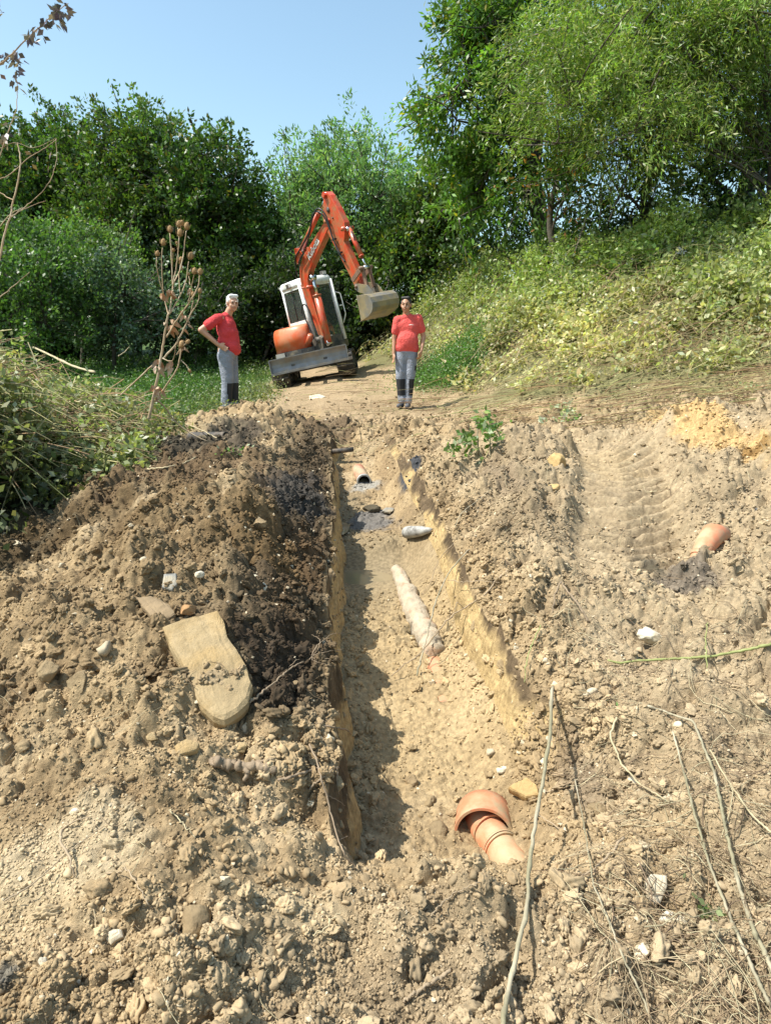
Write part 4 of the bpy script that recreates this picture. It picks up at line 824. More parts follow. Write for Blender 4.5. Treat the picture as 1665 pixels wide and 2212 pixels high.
# hoses
def hose(pts, r_=.014):
    V_ = [Vector(p) for p in pts]; P_ = []
    for i in range(len(V_) - 1):
        p0, p1, p2, p3 = V_[max(i - 1, 0)], V_[i], V_[i + 1], V_[min(i + 2, len(V_) - 1)]
        for k in range(6):
            t = k / 6; P_.append(.5 * ((2 * p1) + (p2 - p0) * t + (2 * p0 - 5 * p1 + 4 * p2 - p3) * t * t + (3 * p1 - p0 - 3 * p2 + p3) * t ** 3))
    P_.append(V_[-1]); g = MB(); g.tube(P_, r_, 7, A); return g
for k, pts in enumerate([[(.70, BY - .16, 2.45), (.80, BY - .17, 2.80), (1.1, BY - .17, 2.95), (1.6, BY - .17, 3.2), (1.9, BY - .18, 3.5), (2.2, BY - .18, 3.45), (2.3, BY - .14, 3.2), (2.45, BY - .13, 2.6), (2.6, BY - .12, 2.35)],
                         [(.9, BY - .16, 2.7), (1.4, BY - .17, 2.98), (1.85, BY - .18, 3.42), (2.15, BY - .19, 3.55), (2.32, BY - .15, 3.35), (2.36, BY - .13, 2.9), (2.52, BY - .12, 2.45)],
                         [(.80, BY - .15, .95), (.72, BY - .17, 1.3), (.62, BY - .20, 1.62), (.78, BY - .2, 1.78), (.9, BY - .17, 1.6), (.93, BY - .16, 1.3), (1.02, BY - .16, 1.0)],
                         [(2.8, BY, 2.98), (2.95, BY - .02, 2.8), (2.93, BY - .02, 2.55), (3.0, BY, 2.42)], [(1.0, BY + .16, 1.0), (.9, BY + .16, 1.5), (.85, BY + .16, 2.1)]]):
    hose(pts, .017).build('hose', M_HOSE, boom if k != 3 else arm)
for (fx, fz_) in ((2.36, 2.86), (2.47, 2.56)):
    b = MB(); b.box((fx + .03, BY - .12, fz_), (.10, .06, .035), A); b.build('hose_clamp', M_HOSE, arm)
# lettering on the boom side
cu = bpy.data.curves.new('lettering', 'FONT'); cu.body = 'Kubota'; cu.size = .21; cu.extrude = .003; cu.align_x = 'CENTER'; cu.align_y = 'CENTER'; cu.offset = .004
tx = bpy.data.objects.new('lettering', cu); COL.link(tx); dg = bpy.context.evaluated_depsgraph_get(); dg.update()
me = bpy.data.meshes.new_from_object(tx.evaluated_get(dg)); bpy.data.objects.remove(tx)
lt = bpy.data.objects.new('lettering', me); COL.link(lt); me.materials.clear(); me.materials.append(M_DECAL); lt.parent = boom
me.transform(A @ Matrix.Translation((1.48, BY - .084, 2.86)) @ Matrix.Rotation(R(90), 4, 'X') @ Matrix.Rotation(R(29), 4, 'Z'))
# ---------------------------------------------------------------- people
M_SKIN = mat('skin', (.50, .27, .17), .5, var=.08, vs=9); M_SKIN2 = mat('tanned skin', (.42, .22, .13), .5, var=.08, vs=9)
M_RED = mat('red cotton', (.68, .05, .055), .8, var=.10, vs=7, bump=.9, bs=6, bdist=.09); M_RED2 = mat('coral red cotton', (.76, .095, .08), .8, var=.10, vs=7, bump=.9, bs=6, bdist=.09)
M_TRO = mat('grey work trousers', (.27, .29, .34), .85, var=.14, vs=6, bump=1, bs=6, bdist=.09); M_KNEE = mat('black knee panel', (.018, .018, .02), .8, var=.2)
M_HAIRW = mat('white hair', (.72, .71, .68), .7, var=.12, vs=30, bump=.5, bs=60); M_HAIRD = mat('dark hair', (.022, .02, .018), .55, var=.3, vs=30, bump=.5, bs=60)
M_SHOE = mat('grey shoe', (.09, .09, .10), .7, var=.3); M_SHOE2 = mat('pale shoe', (.34, .33, .33), .7, var=.3)
M_EYE = mat('eye', (.03, .02, .015), .3, var=0); M_LIP = mat('lip', (.35, .12, .09), .5, var=0); M_BELT = mat('belt', (.03, .025, .02), .6, var=0)
def blob(name, shapes, mats, parent, vox=.012, sm=4, slots=None):
    b = MB()
    for s in shapes:
        if s[0] == 'c': b.capsule(*s[1:5])
        else: b.ball(s[1], 1.0, squash=s[2], n=16, m=12) if len(s) < 4 else b.ball((0, 0, 0), 1.0, Matrix.Translation(s[1]) @ s[3], squash=s[2], n=16, m=12)
    o = b.build(name + '_tmp', mats[0])
    md = o.modifiers.new('r', 'REMESH'); md.mode = 'VOXEL'; md.voxel_size = vox; md.adaptivity = 0
    ms = o.modifiers.new('s', 'SMOOTH'); ms.iterations = sm; ms.factor = .5
    n = evaluated(o, name, mats, parent)
    if slots:
        for p in n.data.polygons: p.material_index = slots(p.center)
    return n
def hand(w, d, side, grip=.5, s=1.0):
    """palm, four fingers and thumb from wrist w pointing along d; side = direction of the thumb"""
    d = Vector(d).normalized(); side = Vector(side); side = (side - d * side.dot(d)).normalized(); nrm = d.cross(side); w = Vector(w); out = []
    out.append(('c', w, .024 * s, w + d * .075 * s, .022 * s)); out.append(('c', w + d * .03 + side * .018, .017 * s, w + d * .085 * s + side * .026 * s, .016 * s)); out.append(('c', w + d * .03 - side * .018, .017 * s, w + d * .08 * s - side * .028 * s, .015 * s))
    for k, (off, ln) in enumerate(((.032, .068), (.011, .078), (-.011, .072), (-.032, .056))):
        a = w + d * .088 * s + side * off * s; b1 = a + (d + nrm * grip * .5).normalized() * ln * .5 * s; c1 = b1 + (d * (1 - grip * .6) + nrm * grip).normalized() * ln * .5 * s
        out += [('c', a, .0105 * s, b1, .0095 * s), ('c', b1, .0095 * s, c1, .008 * s)]
    t = w + d * .03 * s + side * .028 * s; t1 = t + (d * .7 + side * .7).normalized() * .038 * s; out += [('c', t, .013, t1, .011), ('c', t1, .011, t1 + (d * .95 + side * .2 + nrm * .3).normalized() * .03, .009)]
    return out
def head(c, f, M_s, M_h, root, skinlist, hairlong=0, s=1.0, tilt=0):
    """adds skull/nose/ears to skinlist; returns hair, eyes, mouth builders. f = facing direction"""
    f = Vector(f).normalized(); c = Vector(c); up = Vector((0, 0, 1)); up = (up - f * up.dot(f)).normalized(); l = up.cross(f)
    B = Matrix((l, f, up)).transposed().to_4x4()
    P = lambda a, b_, z_: c + (l * a + f * b_ + up * z_) * s
    skinlist += [('e', P(0, -.012, .025), (.076 * s, .094 * s, .098 * s), B), ('e', P(0, .018, -.045), (.060 * s, .070 * s, .070 * s), B), ('c', P(0, .045, -.088), .026 * s, P(0, .058, -.092), .022 * s),
                 ('c', P(0, .082, .012), .011 * s, P(0, .104, -.028), .014 * s), ('c', P(-.028, .074, .030), .014 * s, P(.028, .074, .030), .014 * s), ('c', P(-.045, .055, -.025), .02 * s, P(-.03, .065, -.045), .02 * s), ('c', P(.045, .055, -.025), .02 * s, P(.03, .065, -.045), .02 * s)]
    for q in (-1, 1): skinlist += [('c', P(q * .079, -.012, .018), .013 * s, P(q * .080, -.008, -.022), .010 * s)]
    hs = [('e', P(0, -.026, .045), (.084 * s, .094 * s, .092 * s), B), ('e', P(0, -.05, .0), (.080 * s, .072 * s, .085 * s), B), ('c', P(-.05, .035, .108), .024 * s, P(.05, .035, .110), .026 * s), ('c', P(-.074, .012, .05), .014 * s, P(-.072, .02, .018), .008 * s), ('c', P(.074, .012, .05), .014 * s, P(.072, .02, .018), .008 * s)]
    def finish(body):
        blob('hair', hs, [M_h], root, .009, 2)
        for q in (-1, 1):
            e = MB(); e.ball(P(q * .031, .083, .012), .0095 * s, n=10, m=8, squash=(1.3, 1, .7)); e.build('eye', M_EYE, body)
            e = MB(); e.tube([P(q * .015, .092, .034), P(q * .032, .092, .039), P(q * .048, .082, .033)], .0045, 6); e.build('eyebrow', M_h if M_h is M_HAIRD else M_HAIRW, body)
        e = MB(); e.tube([P(-.024, .080, -.058), P(0, .090, -.057), P(.024, .080, -.058)], .0055, 6); e.build('mouth', M_LIP, body)
    return finish

def right_worker():
    g = gpt(880, 11.6); root = empty('person', (g[0] - .02, 11.6, float(H(g[0], 11.6)) + .0))
    tag(root, 'dark-haired man in a coral red t-shirt and grey trousers, standing in front of the bank', 'person')
    sh = {'L': (-.150, .0, 1.385), 'R': (.185, .02, 1.415)}
    eL, wL = (-.195, .01, 1.10), (-.205, -.04, .87); eR, wR = (.275, .05, 1.13), (.235, -.07, .915)
    sk = [('c', (.005, .02, 1.42), .058, (-.005, .0, 1.52), .054), ('e', (.02, .03, 1.22), (.145, .095, .24)), ('e', (.01, .01, 1.0), (.14, .11, .16)), ('c', (-.11, .02, 1.40), .05, (.14, .03, 1.42), .05),
          ('c', sh['L'], .052, eL, .040), ('c', eL, .038, wL, .026), ('c', sh['R'], .054, eR, .042), ('c', eR, .040, wR, .027),
          ('c', (-.075, .02, .90), .085, (-.085, .0, .50), .055), ('c', (-.085, .0, .5), .05, (-.07, .02, .1), .035), ('c', (.085, .02, .90), .085, (.06, -.01, .5), .055), ('c', (.06, -.01, .5), .05, (.03, .02, .1), .035)]
    sk += hand(wL, (.03, -.12, -1), (.3, -1, 0), .45) + hand(wR, (-.25, -.1, -1), (-.6, -1, 0), .7)
    fin = head((-.012, -.01, 1.615), (-.22, -1, -.06), M_SKIN2, M_HAIRD, root, sk)
    body = blob('body', sk, [M_SKIN2], root, .0085, 3); fin(body)
    def d_(p, q, k): return tuple(np.array(p) * (1 - k) + np.array(q) * k)
    shirt = [('e', (.02, .03, 1.25), (.185, .125, .22)), ('e', (.015, -.005, 1.06), (.178, .145, .19)), ('c', (-.145, .01, 1.395), .062, (.18, .03, 1.42), .062), ('c', (-.02, .0, 1.43), .06, (.04, .02, 1.44), .06),
             ('c', (-.07, .01, .955), .115, (.09, .01, .955), .115), ('c', sh['L'], .068, d_(sh['L'], eL, .62), .066), ('c', sh['R'], .070, d_(sh['R'], eR, .60), .070), ('c', (-.08, .02, 1.3), .1, (.11, .03, 1.3), .1)]
    s = blob('t_shirt', shirt, [M_RED2], root, .012, 5)
    lg = MB(); lg.tube([(.035, -.126, 1.305), (.075, -.120, 1.31), (.105, -.108, 1.305)], .006, 6); lg.build('chest_print', M_DECAL, s)
    tr = [('c', (-.06, .02, .90), .112, (.07, .02, .90), .112), ('c', (-.08, .02, .86), .105, (-.095, .0, .50), .078), ('c', (-.095, .0, .5), .078, (-.075, .02, .13), .062), ('c', (.08, .02, .86), .108, (.062, -.01, .5), .080), ('c', (.062, -.01, .5), .078, (.035, .02, .13), .062), ('c', (0, .02, .82), .10, (0, .02, .86), .10),
          ('c', (-.07, .01, .15), .066, (-.07, .0, .12), .064), ('c', (.035, .01, .15), .066, (.035, .0, .12), .064)]
    blob('trousers', tr, [M_TRO, M_KNEE], root, .011, 4, lambda c: 1 if (.20 < c.z < .47 and not (abs(c.x - .012) < .028) and (c.y < .05)) or (.6 < c.z < .68 and c.x > .13) else 0)
    for (a, b2) in (((-.075, .03, .045), (-.125, -.12, .04)), ((.03, .04, .045), (.01, -.15, .035))):
        blob('shoe', [('c', a, .046, b2, .038), ('c', (a[0], a[1], .07), .045, (a[0], a[1] - .03, .06), .045)], [M_SHOE], root, .010, 2)
def left_worker():
    Yw = 10.85; g = gpt(493, Yw); root = empty('person', (g[0] - .0, Yw, float(H(g[0], Yw)) + .0))
    tag(root, 'white-haired man in a red t-shirt and grey trousers, hand on hip, behind the spoil heap', 'person')
    shN, eN, wN = (-.075, -.17, 1.40), (-.300, -.25, 1.235), (-.075, -.21, 1.03); shF = (.02, .19, 1.40); eF, wF = (-.05, .27, 1.12), (.03, .20, .92)
    sk = [('c', (.03, .0, 1.44), .060, (.085, -.01, 1.54), .056), ('e', (.03, .0, 1.24), (.13, .155, .22)), ('e', (.06, .0, 1.06), (.14, .15, .16)), ('c', (-.03, -.14, 1.41), .05, (.01, .14, 1.41), .05),
          ('c', shN, .056, eN, .046), ('c', eN, .046, wN, .030), ('c', shF, .054, eF, .042), ('c', eF, .040, wF, .028),
          ('c', (.0, -.09, .92), .09, (.01, -.09, .50), .058), ('c', (.01, -.09, .5), .055, (-.03, -.1, .1), .038), ('c', (.02, .09, .92), .09, (.05, .10, .5), .058), ('c', (.05, .10, .5), .055, (.04, .12, .1), .038), ('c', (-.01, 0, .92), .12, (.0, 0, 1.02), .12)]
    sk += hand(wN, (1, .05, -.55), (.2, -.1, 1), .35) + hand(wF, (.2, -.1, -1), (1, 0, .1), .4)
    fin = head((.125, -.02, 1.625), (.62, -1, -.14), M_SKIN, M_HAIRW, root, sk)
    body = blob('body', sk, [M_SKIN], root, .0085, 3); fin(body)
    def d_(p, q, k): return tuple(np.array(p) * (1 - k) + np.array(q) * k)
    shirt = [('e', (.015, .0, 1.27), (.150, .175, .19)), ('e', (.055, .0, 1.09), (.150, .160, .20)), ('c', (-.05, -.14, 1.41), .068, (.02, .15, 1.41), .066), ('c', (.02, -.03, 1.44), .068, (.04, .03, 1.45), .066), ('c', (.03, -.06, 1.2), .13, (.03, .06, 1.2), .13),
             ('c', (.09, -.07, 1.0), .115, (.09, .07, 1.0), .115), ('c', (.125, -.05, .96), .088, (.125, .05, .96), .088), ('c', (.07, -.05, 1.2), .115, (.07, .05, 1.2), .115), ('c', shN, .072, d_(shN, eN, .55), .078), ('c', shF, .07, d_(shF, eF, .55), .07), ('c', (.0, -.06, 1.08), .11, (.0, .06, 1.08), .11)]
    blob('t_shirt', shirt, [M_RED], root, .012, 5)
    tr = [('c', (.02, -.06, .92), .130, (.02, .06, .92), .130), ('c', (.0, -.085, .86), .118, (.015, -.09, .50), .092), ('c', (.015, -.09, .5), .090, (-.025, -.10, .13), .078), ('c', (.03, .09, .86), .115, (.055, .10, .5), .09), ('c', (.055, .10, .5), .088, (.045, .12, .13), .076), ('c', (-.04, 0, .84), .105, (-.04, 0, .88), .105)]
    t = blob('trousers', tr, [M_TRO, M_KNEE], root, .011, 4, lambda c: 1 if (.18 < c.z < .47 and c.x > .02 + .06 * abs(c.z - .33)) else 0)
    b = MB(); b.tube([(-.12, 0, 1.0), (-.06, -.15, .995), (.06, -.185, .985), (.17, -.1, .965), (.20, 0, .96), (.17, .1, .965), (.06, .185, .985), (-.06, .15, .995), (-.12, 0, 1.0)], .014, 8); b.build('belt', M_BELT, t)
    for (x_, y_) in ((-.03, -.10), (.045, .12)):
        blob('shoe', [('c', (x_ - .03, y_, .05), .048, (x_ + .15, y_ - .03, .042), .040), ('c', (x_, y_, .08), .048, (x_ + .03, y_, .07), .045)], [M_SHOE2], root, .010, 2)
def driver():
    MW = ex.matrix_world @ A; root = empty('person'); root.matrix_world = MW @ Matrix.Translation((.0, .1, 1.27))
    tag(root, 'person in dark clothes sitting at the controls behind the excavator cab glass', 'person')
    sk = [('c', (-.06, 0, .05), .12, (-.05, 0, .40), .13), ('c', (-.05, 0, .42), .05, (-.02, 0, .56), .05), ('c', (-.05, -.19, .42), .05, (.06, -.22, .20), .04), ('c', (.06, -.22, .2), .038, (.30, -.18, .10), .028),
          ('c', (-.05, .19, .42), .05, (.06, .22, .20), .04), ('c', (.06, .22, .2), .038, (.30, .16, .10), .028), ('c', (-.05, -.15, .43), .055, (-.05, .15, .43), .055), ('c', (.0, -.1, .02), .08, (.36, -.12, .0), .055), ('c', (.0, .1, .02), .08, (.36, .12, .0), .055),
          ('c', (.36, -.12, 0), .055, (.44, -.12, -.32), .04), ('c', (.36, .12, 0), .055, (.44, .12, -.32), .04)]
    sk += hand((.30, -.18, .10), (1, .1, -.1), (0, 1, .5), .8) + hand((.30, .16, .10), (1, -.1, -.1), (0, -1, .5), .8)
    fin = head((.0, 0, .66), (1, -.25, -.1), M_SKIN2, M_HAIRD, root, sk, s=.95)
    body = blob('body', sk, [M_SKIN2], root, .010, 3); fin(body)
    b = [('c', (-.06, 0, .05), .145, (-.05, 0, .40), .15), ('c', (-.05, -.16, .42), .075, (-.05, .16, .42), .075), ('c', (-.05, -.19, .42), .065, (.0, -.205, .31), .062), ('c', (-.05, .19, .42), .065, (.0, .205, .31), .062)]
    blob('shirt', b, [mat('dark blue shirt', (.04, .05, .08), .8)], root, .012, 4)
    blob('trousers', [('c', (-.04, -.08, .02), .115, (.36, -.12, .0), .075), ('c', (-.04, .08, .02), .115, (.36, .12, .0), .075), ('c', (.36, -.12, 0), .072, (.43, -.12, -.28), .06), ('c', (.36, .12, 0), .072, (.43, .12, -.28), .06)], [M_TRO], root, .012, 4)
right_worker(); left_worker(); driver()
# ---------------------------------------------------------------- stones
M_ST = mat('tan sandstone', (.36, .27, .15), .85, var=.2, vs=7, bump=.8, bs=14, col2=(.30, .21, .10), k2=.6, s2=5, spec=.2, bdist=.02)
M_STP = mat('pale limestone', (.60, .54, .42), .85, var=.12, vs=9, bump=.6, bs=20, col2=(.42, .34, .22), k2=.5, s2=7, spec=.2)
M_STG = mat('grey stone', (.27, .26, .23), .8, var=.15, vs=9, bump=.5, bs=20, col2=(.36, .30, .20), k2=.5, s2=8, spec=.2)
M_STY = mat('yellow clay lump', (.47, .33, .15), .95, var=.2, vs=9, bump=.9, bs=18, col2=(.33, .22, .10), k2=.5, s2=6, spec=.1)
M_STB = mat('brown soil lump', (.27, .20, .115), .95, var=.25, vs=14, bump=1, bs=30, spec=.1)
M_STD = mat('dark soil lump', (.09, .075, .05), .95, var=.25, vs=14, bump=1, bs=30, spec=.1)
def cc(ox, oy, s): return lambda u, v: (.864 * (ox + s * u), .864 * (oy + s * v))
c4, c5, c6, c7, c8, ct = cc(0, 950, .5766), cc(760, 950, .4444), cc(1200, 900, .4366), cc(0, 1700, .5766), cc(960, 1700, .5808), cc(340, 520, .2622)
def slab(label, px, nrm, th, m, rough=.006, cat='stone', name='stone', lift=.0, seed=1):
    """flat rock: its outline laid on a tilted plane resting on the ground"""
    cu = sum(p[0] for p in px) / len(px); cv = sum(p[1] for p in px) / len(px); c = hit(cu, cv, False) ; c.z += th * .55 + lift; N = Vector(nrm).normalized(); O = Vector((0, 0, CAMZ)); pts = []
    for (u, v) in px:
        d = ray(u, v); t = (c - O).dot(N) / d.dot(N); pts.append(O + d * t - c)
    r = random.Random(seed); dense = []; base_ = []
    for i in range(len(pts)):
        a, b = pts[i], pts[(i + 1) % len(pts)]; k = max(2, int((b - a).length / .02))
        for j in range(k): base_.append(a.lerp(b, j / k)); dense.append(a.lerp(b, j / k) + Vector((r.gauss(0, 1), r.gauss(0, 1), r.gauss(0, 1))) * rough * .35)
    X = (pts[1] - pts[0]).normalized(); Yv = N.cross(X); V, F = [], []; n = len(dense)
    rings = [(1.0, -th), (1.02, -th * .5), (1.0, -th * .15), (.95, 0), (.88, .002), (.8, .003), (.72, .004), (.64, .004), (.56, .003), (.48, .004), (.4, .005), (.32, .004), (.24, .004), (.16, .004), (.08, .004)]
    for (s_, h) in rings:
        for ip, p in enumerate(dense):
            q = (p if s_ > .97 else base_[ip]) * s_ + N * h; w_ = n3(np.array([[q.x, q.y, q.z]]) + seed, 9, 5)[0] + .6 * n3(np.array([[q.x, q.y, q.z]]) + seed, 28, 8)[0]
            V.append(q + N * w_ * rough * 1.6 + (p.normalized() * w_ * rough * 1.2 if s_ > .9 else Vector()))
    for j in range(len(rings) - 1):
        for k in range(n): F.append((j * n + k, j * n + (k + 1) % n, (j + 1) * n + (k + 1) % n, (j + 1) * n + k))
    F.append(tuple(range(n - 1, -1, -1))); F.append(tuple((len(rings) - 1) * n + k for k in range(n)))
    b = MB(); b.add(V, F, True); o = b.build(name, m); o.location = c
    for p in o.data.polygons: p.use_smooth = False
    tag(o, label, cat); return o
def rock(label, u, v, w, h, m, seed, sink=.25, cuts=9, dep=.8, name='stone', cat='stone', rz=None, flat=.0, rough=.35):
    """w,h: picture size; a lump cut by planes, sitting in the soil"""
    p = hit(u, v + h * .25, False); W = w / FOC * p.y * 1.03 * .5; Hh = max(.45 * W, h / FOC * p.y * .5); r = np.random.default_rng(seed)
    V, F = ico(4); V = V * (1 + rough * n3(V, .9, seed)[:, None] + .4 * rough * n3(V, 3, seed + 3)[:, None])
    for k in range(cuts):
        q = r.normal(0, 1, 3); q /= np.linalg.norm(q); dd = V @ q - r.uniform(.55, .85); V = V - np.maximum(dd, 0)[:, None] * q
    V = V * (1 + .10 * n3(V, 6, seed + 7)[:, None] + .05 * n3(V, 14, seed + 9)[:, None])
    V = V / np.abs(V).max(0) * np.array([W, W * dep, Hh]); a = rz if rz is not None else r.uniform(-.5, .5)
    V[:, :2] = V[:, :2] @ np.array([[math.cos(a), math.sin(a)], [-math.sin(a), math.cos(a)]])
    o = npmesh(name, V, F, m, smooth=(cuts < 5)); o.location = (p.x, p.y, p.z + Hh * (1 - 2 * sink)); tag(o, label, cat); return o
slab('large flat tan slab, biggest stone on the left spoil heap', [(352, 1352), (395, 1335), (440, 1322), (470, 1314), (487, 1345), (492, 1375), (512, 1405), (535, 1440), (545, 1478), (535, 1512), (515, 1535), (485, 1553), (462, 1545), (430, 1512), (400, 1450), (370, 1395)], (.10, -.42, .90), .07, M_ST, rough=.0045, lift=.03, seed=3)
slab('brown wedge-shaped stone touching the upper left corner of the large tan slab', [(290, 1290), (325, 1287), (365, 1308), (378, 1325), (345, 1350), (325, 1330)], (.0, -.35, .9), .035, mat('brown stone', (.22, .155, .085), .85, var=.2, bump=.6, bs=20), seed=4, lift=.01)
slab('small grey square stone above the wedge-shaped brown one', [(355, 1240), (382, 1237), (383, 1262), (372, 1274), (350, 1268)], (.1, -.6, .8), .03, M_STG, seed=5, lift=.01, rough=.003)
slab('long pale flat stone lying near the top of the spoil heap beside the trench', [(617, 964), (640, 962), (662, 982), (673, 999), (655, 999), (625, 982)], (.0, -.5, .85), .04, M_STP, seed=6, lift=.03, rough=.004)
slab('narrow pale chip standing right of the small grey square stone', [(533, 1243), (541, 1240), (577, 1266), (570, 1274)], (.1, -.4, .9), .02, M_STP, seed=7, lift=.02, rough=.002)
slab('grey wedge stone half buried under the driftwood root on the left heap', [(597, 1790), (622, 1788), (665, 1825), (660, 1835), (640, 1825), (612, 1812)], (.15, -.35, .9), .03, M_ST, seed=8, lift=.015, rough=.004)
slab('pale ridge-shaped stone left of the driftwood root', [(378, 1612), (402, 1600), (430, 1606), (427, 1618), (385, 1632)], (.0, -.45, .9), .025, M_ST, seed=9, lift=.015, rough=.003)
slab('flat yellowish stone leaning at the foot of the trench wall above the broken collar pipe', [(1098, 1700), (1120, 1690), (1160, 1697), (1165, 1718), (1135, 1722)], (-.2, -.4, .9), .04, M_STY, seed=10, lift=.03, rough=.004)
slab('upright white stone block in the soil right of the long pole', [(1388, 1907), (1405, 1888), (1440, 1892), (1442, 1915), (1425, 1955), (1398, 1950)], (-.15, -.75, .65), .05, M_STP, seed=11, lift=.02, rough=.004)
slab('square pale brown stone beside the dark mud patch near the orange elbow pipe', [(1370, 1255), (1385, 1250), (1410, 1263), (1408, 1275), (1390, 1281), (1374, 1272)], (-.1, -.5, .85), .04, M_ST, seed=12, lift=.02, rough=.003)
slab('flat stone on the path left of the grass tuft', [(668, 855), (690, 851), (703, 856), (690, 862), (668, 863)], (.0, -.25, .95), .04, M_STP, seed=13, lift=.02)
slab('small blocky stone on the path below the excavator', [(728, 908), (742, 907), (744, 916), (732, 918)], (.0, -.5, .85), .05, M_STP, seed=14, lift=.03, rough=.003)
slab('flat tan stone where the trench begins', [(715, 926), (740, 922), (748, 930), (725, 936)], (.0, -.4, .9), .04, M_ST, seed=15, lift=.02, rough=.003)
slab('white stone chip in the pale powdery soil near the bottom left', [(224, 2338 * .864), (262, 2325 * .864), (266, 2340 * .864), (240, 2360 * .864)], (.0, -.45, .9), .015, M_STP, seed=16, lift=.01, rough=.002)
rock('big grey-brown clod standing up from the powdery soil at the lower left', 425, 1995, 100, 110, M_STB, 21, .22, 6, 1.0, 'soil_lump', 'soil lump')
rock('round brown clod, left of the pair above the large slab shadow', 240, 1480, 55, 55, M_STB, 22, .25, 7, 1, 'soil_lump', 'soil lump')
rock('tilted brown clod between the two round clods on the left heap', 175, 1475, 60, 62, M_STB, 23, .25, 8, 1, 'soil_lump', 'soil lump')
rock('grey-brown clod leftmost of the row of big clods on the heap', 105, 1450, 50, 50, M_STB, 24, .25, 7, 1, 'soil_lump', 'soil lump')
rock('tan clod below the row of big clods on the left heap', 100, 1510, 45, 50, M_STB, 25, .25, 7, 1, 'soil_lump', 'soil lump')
rock('yellow clay block on the spoil between trench and track print', 1205, 1003, 48, 52, M_STY, 26, .2, 8, .9, 'clay_lump', 'clay lump')
rock('smaller pale clay block below the yellow one by the track print', 1190, 1060, 36, 32, M_STY, 27, .25, 8, .9, 'clay_lump', 'clay lump')
rock('pale stone in the yellow clay bank at the right', 1607, 1016, 38, 26, M_STP, 28, .25, 8, .7)
rock('black and white striped stone at the right edge above the orange elbow pipe', 1640, 1106, 24, 22, mat('striped stone', (.10, .10, .10), .7, col2=(.6, .58, .52), k2=.6, s2=16), 29, .2, 8, .7)
rock('light stone sunk in the ground below the track print', 1400, 1370, 60, 36, M_STP, 30, .35, 8, .9)
rock('dark wet soil lump beside the mud patch', 1405, 1232, 44, 36, M_STD, 31, .25, 5, 1, 'soil_lump', 'soil lump')
rock('dark lump on the wet trench floor before the upper pipe', 803, 1100, 40, 20, M_STD, 32, .3, 5, 1, 'soil_lump', 'soil lump')
rock('grey stone beside the dark lump on the wet trench floor', 838, 1104, 26, 14, M_STG, 33, .25, 8, 1)
rock('brown clod just left of the broken collar pipe', 945, 1790, 60, 46, M_STB, 34, .3, 6, 1, 'soil_lump', 'soil lump')
rock('brown clod in front of the broken collar pipe near the trench mouth', 880, 1868, 42, 40, M_STB, 35, .25, 6, 1, 'soil_lump', 'soil lump')
rock('tan clod standing alone on the trench floor below the long crusted pipe', 888, 1688, 34, 36, M_STB, 36, .2, 6, 1, 'soil_lump', 'soil lump')
rock('white pebble right of the trench at the foot of the clay wall', 1085, 1663, 34, 18, M_STP, 37, .25, 6, .8)
rock('orange-brown stone chip between the wedge stone and the tan slab', 408, 1316, 40, 26, mat('rusty stone', (.34, .19, .08), .85, var=.2), 38, .25, 8, 1)
rock('pale stone in front of the driftwood root', 520, 1612, 40, 26, M_ST, 39, .3, 8, 1)
rock('pale chip with a stick beside it at the lower left corner', 95, 2080, 30, 40, M_STP, 40, .2, 8, .6)
rock('bright white pebble at the lower left', 165, 2120, 24, 24, M_STP, 41, .25, 7, .8)
rock('light brown boulder low in the right foreground', 1290, 1745, 50, 40, M_STB, 42, .3, 6, 1, 'soil_lump', 'soil lump')
rock('tan clod at the right lip of the trench by the dangling roots', 640, 1490, 40, 44, M_STB, 43, .2, 6, 1, 'soil_lump', 'soil lump')
rock('pale clod among the stems at the far right foreground', 1440, 1980, 40, 34, M_STP, 44, .3, 6, 1)
# more stones of the heap, each one visible on its own
r_ = random.Random(5); k_ = 0
for (u, v, w_) in [(60, 1345, 50), (150, 1105 * 1.0 + 60, 30), (560, 1130, 34), (470, 1195, 28), (300, 1160, 34), (430, 1240, 24), (55, 1610, 44), (330, 1590, 30), (255, 1700, 26), (165, 1750, 30), (600, 1700, 26), (700, 1760, 26)]:
    labs = ['pale flat stone at the left edge of the spoil heap', 'small pale stone high on the left heap near the brush', 'brown stone in the dark soil by the trench', 'tan stone on the heap above the narrow pale chip', 'pale stone in the upper middle of the heap', 'small tan stone above the big slab', 'rounded tan stone at the left edge below the big clods',
            'tan stone below the large slab', 'white stone left of centre below the large slab', 'white stone above the powdery patch', 'small tan stone right of the driftwood root', 'small tan stone by the shaded trench corner']
    rock(labs[k_], u, v, w_, w_ * .7, [M_ST, M_STP, M_STB, M_ST][k_ % 4], 60 + k_, .3, 8, .9); k_ += 1

